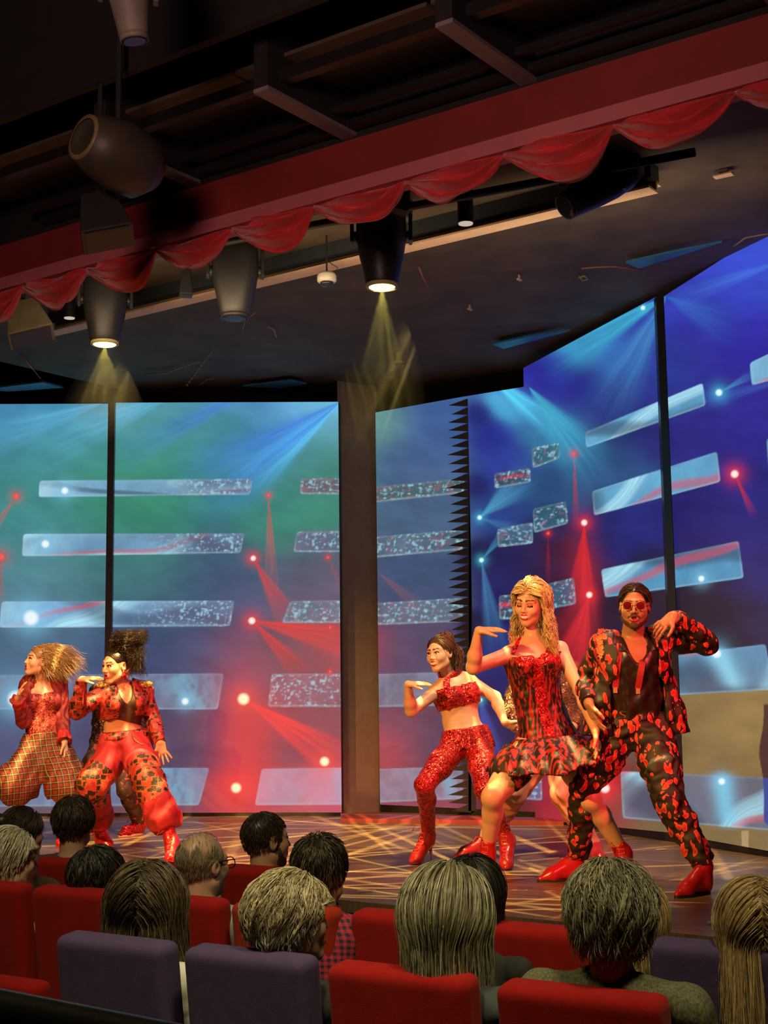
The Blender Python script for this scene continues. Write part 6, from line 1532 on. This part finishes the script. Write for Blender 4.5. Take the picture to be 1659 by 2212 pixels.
# hanging pipe for the moving lamps
p0, p1 = P(-80, 640, 9.35), P(1500, 300, 7.0); pz = 3.86
p0[2] = p1[2] = pz
mb = MB(); mb.tube([p0, p1], .024, 10); o = mb.build('lamp_pipe', M_LAMPB, None, (p0+p1)/2, smooth=True)
tag(o, 'black pipe carrying the lamps behind the red swags', 'pipe')
for t in (.1, .35, .6, .9):
    q = p0+(p1-p0)*t; mb = MB(); mb.tube([q, [q[0], q[1], CEIL_Z]], .012, 8); mb.build('hanger', M_LAMPB, o, (p0+p1)/2)
def moving_lamp(px, py, D, label, lit=True, axis=(0, 0, -1), s=1.0, grey=False):
    """px, py: middle of the front lens"""
    c = P(px, py, D); ax = unit(axis); fr = frame(-ax); top = c-ax*.50*s
    r = empty('stage_lamp', c); m = M_LAMPL if grey else M_LAMPB
    mb = MB(); mb.lathe([(.085*s, 0.02), (.088*s, 0.0), (.098*s, .015), (.104*s, .05), (.135*s, .19), (.15*s, .30), (.148*s, .42), (.12*s, .50), (.05*s, .53)], c, fr, 28); mb.build('body', m, r, c, smooth=True)
    mb = MB(); mb.lathe([(.070*s, -.016), (.078*s, -.010), (.078*s, .006)], c, fr, 24); mb.build('lens', M_LENSY if lit else M_GLASSD, r, c)
    mb = MB(); mb.lathe([(.080*s, -.012), (.094*s, -.012), (.094*s, .012), (.080*s, .012)], c, fr, 28, cap=False); mb.build('bezel', m if not lit else plain('bezel_painted_glow', (.45, .40, .16), .4), r, c, smooth=True)  # lit lamps get the lens glow painted into the bezel colour
    mb = MB()
    mid = c-ax*.30*s
    s_ = unit(np.cross(Z3, CAM-c)); ht = max(pz-mid[2]-.02, .2)
    for q in (-1, 1):
        mb.box(mid+s_*q*.175*s+Z3*(ht*.42-.04), (.022, .09*s, ht*.84), np.array([s_, np.cross(Z3, s_), Z3])); mb.lathe([(.035*s, -.02), (.035*s, .02)], mid+s_*q*.165*s, np.array([np.cross(Z3, s_), Z3, s_]), 12)
    mb.box(mid+Z3*(ht*.86), (.38*s, .13*s, .06), np.array([s_, np.cross(Z3, s_), Z3]))
    mb.build('yoke', m, r, c, bevel=.006)
    tag(r, label, 'stage lamp', 'stage lamps behind the swags'); return c
la = moving_lamp(226, 741, 9.2, 'lit stage lamp over the left video walls, throwing a yellow beam')
lb = moving_lamp(825, 617, 8.0, 'lit stage lamp above the brown masking panel, throwing a yellow beam')
moving_lamp(508, 684, 8.68, 'unlit dark stage lamp between the two lit ones', False)
moving_lamp(1222, 446, 7.3, 'unlit dark stage lamp tilted to the left, under the swags at the right', False, (-.75, -.2, -.55), .80)
moving_lamp(290, 82, 5.2, 'unlit grey stage lamp hanging at the top edge', False, (.12, .1, -1), .62, True)
# yellow beams: real lamps in a little haze
def haze_mat(name, dens, reach):
    m = bpy.data.materials.new(name); m.use_nodes = True; nt = m.node_tree; nt.nodes.clear()
    out = nt.nodes.new('ShaderNodeOutputMaterial'); v = nt.nodes.new('ShaderNodeVolumeScatter')
    v.inputs['Color'].default_value = (1, .95, .8, 1); v.inputs['Anisotropy'].default_value = 0.2
    tc = nt.nodes.new('ShaderNodeTexCoord'); L_ = nt.nodes.new('ShaderNodeVectorMath'); L_.operation = 'LENGTH'; nt.links.new(tc.outputs['Object'], L_.inputs[0])
    fall = math_(nt, 'POWER', math_(nt, 'MAXIMUM', math_(nt, 'SUBTRACT', 1.0, math_(nt, 'DIVIDE', L_.outputs['Value'], reach)), 0.0), 1.5)
    nt.links.new(math_(nt, 'MULTIPLY', fall, dens), v.inputs['Density'])
    nt.links.new(v.outputs[0], out.inputs['Volume']); return m
def beam_cone(c, half, L, label, rays, watts, dens):
    mb = MB(); k = math.tan(math.radians(half))
    mb.lathe([(.079+L*k, -L), (.079+L*k*.66, -L*.66), (.079+L*k*.33, -L*.33), (.079, -.02)], c, None, 32)
    o = mb.build('light_beam', haze_mat('thin_haze', dens, L), None, c, smooth=True); tag(o, label, 'light beam', kind='stuff')
    l = spot('lamp_light', c-Z3*.022, c-Z3*2, (1.0, .84, .16), watts, 2*half+2, .5, .012)
    k2 = math.tan(math.radians(half)); rg = np.random.default_rng(int(watts)); gobo(l, [], 1.0, .05, [(k2*r_*math.cos(a_), k2*r_*math.sin(a_), .045, rg.uniform(.4, 1)) for a_, r_ in [(i*2*math.pi/9+.3, .82) for i in range(9)]+[(i*2*math.pi/4, .4) for i in range(4)]]); return o
ra = [(i*math.pi/9, 0.0, .035, 1.0) for i in range(9)]
beam_cone(la, 25, .70, 'yellow beam below the lit lamp over the left video walls', ra, 420, .16)
beam_cone(lb, 17, 1.15, 'long yellow beam below the lit lamp above the masking panel', [(i*math.pi/9+.2, 0.0, .028, 1.0) for i in range(9)], 520, .10)
# line patterns on the boards
rs = np.random.default_rng(12)
for (pos, tgt, w) in ((p0+(p1-p0)*.31+[0, 0, -.1], (-1.9, 10.2, 0), 3000), (p0+(p1-p0)*.54+[0, 0, -.1], (-.5, 9.6, 0), 3300), (p0+(p1-p0)*.74+[0, 0, -.1], (.2, 8.6, 0), 1700)):
    l = spot('pattern_lamp', pos, tgt, (1.0, .72, .22), w, 62, .35, .01)
    gobo(l, [(rs.uniform(0, math.pi), rs.uniform(-.5, .5), rs.uniform(.005, .012), rs.uniform(.5, 1.0)) for _ in range(20)], 1.0, .0)
# round dark drum lamp, wedge lamp, small boxes
def drum():
    c = P(180, 296, 6.2); d = unit(P(330, 375, 6.5)-c); r = empty('drum_lamp', c); fr = frame(d)
    mb = MB(); mb.lathe([(.02, .02), (.085, .02), (.098, .0), (.112, .004), (.150, .09), (.17, .2), (.16, .34), (.09, .42)], c, fr, 28); mb.build('body', plain('brown_lamp_housing', (.05, .036, .024), .5), r, c, smooth=True)
    mb = MB(); mb.lathe([(.092, -.006), (.112, -.006), (.112, .012), (.092, .012)], c, fr, 28, cap=False); mb.build('rim', plain('tan_rim', (.2, .14, .06), .45), r, c, smooth=True)
    mb = MB(); q = c+d*.2; mb.tube([q+Z3*.15, [q[0], q[1], 5.2]], .015, 8); mb.build('hanger', M_LAMPB, r, c)
    tag(r, 'round dark drum lamp with a tan rim at the upper left', 'stage lamp')
drum()
def wedge(px, py, D, sx, sy, sz, ax, label, mat, name='wedge_lamp', cat='stage lamp', top=None):
    c = P(px, py, D); ax = np.asarray(ax); r = empty(name, c)
    mb = MB(); h = [(-1, -1, -1), (1, -1, -1), (1, 1, -1), (-1, 1, -1), (-.6, -.7, 1), (.6, -.7, 1), (.6, .7, 1), (-.6, .7, 1)]
    mb.hexa([c+q[0]*sx*ax[0]+q[1]*sy*ax[1]+q[2]*sz*ax[2] for q in h]); mb.build('housing', mat, r, c, bevel=.008)
    mb = MB(); mb.box(c-ax[2]*(sz+.004), (sx*1.7, sy*1.7, .006), ax); mb.build('grille', M_LAMPB, r, c)
    mb = MB(); mb.tube([c+ax[2]*sz*.8, [*(c+ax[2]*sz*.8)[:2], top or CEIL_Z]], .014, 8); mb.build('bracket', M_LAMPB, r, c)
    tag(r, label, cat)
def ori(z, x): f = frame(z, x); return f
wedge(222, 474, 6.6, .13, .10, .12, ori((-.3, .25, 1), (1, .2, .3)), 'dark wedge-shaped lamp in front of the red fascia at the left', M_LAMPB, top=5.2)
wedge(58, 694, 9.4, .16, .12, .13, ori((-.35, .2, 1), (1, .2, .2)), 'beige grey speaker box under the leftmost swags', plain('beige_grey_box', (.16, .13, .085), .7), 'speaker_box', 'speaker')
wedge(402, 610, 8.9, .045, .045, .09, ori((0, 0, 1), (1, .2, 0)), 'small dark lamp hanging left of the unlit stage lamp', M_LAMPB, 'small_lamp')
wedge(868, 432, 7.6, .05, .05, .07, ori((.2, .1, 1), (1, .2, 0)), 'small grey lamp behind the swag left of the white disc downlight', plain('slate_housing', (.07, .075, .09), .5), 'small_lamp')
def downlight(px, py, z, r0, label, mat, tubeh=.22):
    c = Pz(px, py, z); r = empty('downlight', c)
    mb = MB(); mb.lathe([(r0*1.02, .004), (r0*1.1, .0), (r0*1.1, tubeh)], c, None, 24); mb.build('housing', M_LAMPB, r, c, smooth=False)
    mb = MB(); mb.lathe([(r0, -.003), (r0, .003)], c, None, 24); mb.build('disc', mat, r, c)
    tag(r, label, 'downlight')
downlight(1006, 483, 3.76, .042, 'white disc downlight hanging above the beige rail', M_DISC)
downlight(150, 687, 3.80, .038, 'pinkish disc downlight beside the speaker box', M_DISC, .18)
downlight(861, 781, 3.90, .036, 'small pale downlight near the lit lamp beam, over the masking panel', plain('dim_disc', (.35, .22, .12), .5), .08)
downlight(130, 14, 4.9, .062, 'cool white downlight at the top left corner', M_DISCB, .3)
# dome camera
c = P(706, 603, 8.6); r = empty('dome_camera', c)
mb = MB(); mb.lathe([(.02, .042), (.05, .04), (.062, .02), (.062, -.012), (.052, -.022)], c, None, 28); mb.build('housing', M_WHITEP, r, c, smooth=True)
mb = MB(); mb.lathe([(.046, -.020), (.040, -.038), (.024, -.050), (.004, -.054)], c, None, 24); mb.build('dome', M_GLASSD, r, c, smooth=True)
mb = MB(); mb.tube([c+Z3*.04, [c[0], c[1], CEIL_Z]], .006, 8); mb.build('rod', M_LAMPB, r, c)
mb = MB(); mb.tube([c+Z3*.13, c+np.array([.03, 0, .10]), c+np.array([.07, 0, .075]), c+np.array([.05, .01, .035])], .003, 6); mb.build('cable', M_LAMPB, r, c, smooth=True)
tag(r, 'white dome camera hanging on a thin rod below the beige rail', 'camera')
# pink tile, bracket
q = [P(709, 446, 8.0), P(752, 470, 8.0), P(730, 484, 8.1), P(722, 474, 8.1)]
a = [P(706, 447, 8.0), P(752, 468, 8.0), P(752, 478, 8.1), P(724, 483, 8.1)]
mb = MB(); mb.hexa([*a, *[p+Z3*.02 for p in a]]); tag(mb.build('pink_tile', plain('pink_tile_glaze', (.72, .14, .20), .4), None, sum(a)/4), 'small pink tile peeping out under the sixth swag', 'tile')
a = [P(1430, 372, 7.9), P(1436, 372, 7.9), P(1437, 402, 7.9), P(1431, 402, 7.9)]
mb = MB(); n = np.array([0, .02, 0]); mb.hexa([*a, *[p+n for p in a]]); b2 = [P(1431, 402, 7.9), P(1437, 400, 7.9), P(1450, 412, 7.9), P(1441, 414, 7.9)]; mb.hexa([*b2, *[p+n for p in b2]])
tag(mb.build('metal_bracket', M_BEIGE, None, a[0]), 'small bent beige bracket at the right end of the rail', 'bracket')
# panels under the stage ceiling, blue screen light painted into their colour
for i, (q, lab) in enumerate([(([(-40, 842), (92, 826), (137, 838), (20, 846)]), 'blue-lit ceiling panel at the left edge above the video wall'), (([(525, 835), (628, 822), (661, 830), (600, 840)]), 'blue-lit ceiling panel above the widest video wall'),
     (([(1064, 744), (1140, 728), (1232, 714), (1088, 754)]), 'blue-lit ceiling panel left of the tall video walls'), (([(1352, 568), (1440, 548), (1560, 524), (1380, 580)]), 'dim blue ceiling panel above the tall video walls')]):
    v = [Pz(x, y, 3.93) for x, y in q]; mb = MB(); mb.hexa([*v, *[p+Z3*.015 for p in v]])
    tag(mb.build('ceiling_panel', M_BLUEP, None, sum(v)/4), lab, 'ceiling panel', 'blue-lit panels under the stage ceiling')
# cables and odd bits under the stage ceiling
cab = [([(1255, 580), (1290, 577), (1330, 576), (1385, 584)], M_CABLE, 'orange cable under the ceiling near the tall video walls'), ([(1585, 532), (1610, 514), (1640, 508), (1668, 504)], M_CABY, 'tan cable loop at the right edge under the ceiling'),
       ([(430, 832), (447, 820), (460, 818)], M_CABLE, 'short orange cable above the widest video wall'), ([(310, 808), (360, 806), (400, 790), (432, 782)], M_CABY, 'thin tan wire slack below the ceiling'),
       ([(1250, 600), (1262, 596), (1272, 603), (1258, 606), (1252, 598)], M_CABY, 'coiled tan wire left of the orange cable'), ([(578, 706), (592, 712), (597, 728)], M_CABY, 'bent tan hook right of the unlit stage lamp'),
       ([(44, 765), (68, 793), (88, 818)], M_REDL, 'thin red wire at the left above the video wall'), ([(905, 578), (914, 600), (925, 618)], M_CABLE, 'short red-brown wire right of the lit lamp'), ([(836, 805), (850, 797), (872, 788)], M_CABLE, 'brown wire beside the long yellow beam'),
       ([(552, 556+120), (530, 690), (524, 712)], M_CABLE, 'red and black twisted cord on the unlit stage lamp')]
for px, m_, lab in cab:
    v = [Pz(x, y, 3.95) for x, y in px]; mb = MB(); mb.tube(v, .006, 6); tag(mb.build('cable', m_, None, v[0], smooth=True), lab, 'cable', 'loose cables under the stage ceiling')
v = [Pz(404+5.2*i, 832-7.2*i, 3.95) for i in range(11)]
mb = MB(); mb.tube(v, .002, 5); ch = mb.build('bead_chain', M_CABY, None, v[0]); tag(ch, 'chain of tan beads slanting under the ceiling above the widest video wall', 'chain')
for p in v: mb = MB(); mb.lathe([(.001, -.011), (.010, -.007), (.010, .007), (.001, .011)], p, None, 8); mb.build('bead', M_CABY, ch, v[0], smooth=True)
for (x, y, lab) in ((1122, 604, 'small beige ceiling bracket under the beige rail'), (1015, 668, 'small tan clip under the ceiling right of the beam'), (1563, 379, 'short beige batten at the upper right')):
    p = Pz(x, y, 3.94); mb = MB(); w_ = .11 if x > 1500 else .022
    mb.box(p, (w_, .05, .012), np.array([-ROW, FACE, Z3])); mb.box(p+Z3*.02, (w_*.5, .02, .03), np.array([-ROW, FACE, Z3])); tag(mb.build('ceiling_clip', M_BEIGE, None, p, bevel=.003), lab, 'clip')
# scraps on the boards
for (x, y, w_) in ((792, 1926, .05), (1575, 1985, .035), (1540, 1994, .03), (1212, 1968, .03), (1428, 1836, .04)):
    p = Pz(x, y, .003); mb = MB(); a = frame((0, 0, 1), (1, .3*math.sin(x), 0)); mb.hexa([p+a[0]*i*w_+a[1]*j*.012+Z3*(k*.004+.003*abs(i)) for k in (0, 1) for i, j in ((-1, -1), (1, -.6), (.8, 1), (-.9, .7))])
    tag(mb.build('paper_scrap', M_WHITEP, None, p), {792: 'pale scrap on the boards left of the long grey hair', 1575: 'pale scrap near the stage edge beside the blonde head', 1540: 'smaller pale scrap at the stage edge left of the other', 1212: 'pale scrap on the boards left of the olive sweater woman', 1428: 'pale scrap on the boards below the tall post'}[x], 'scrap')
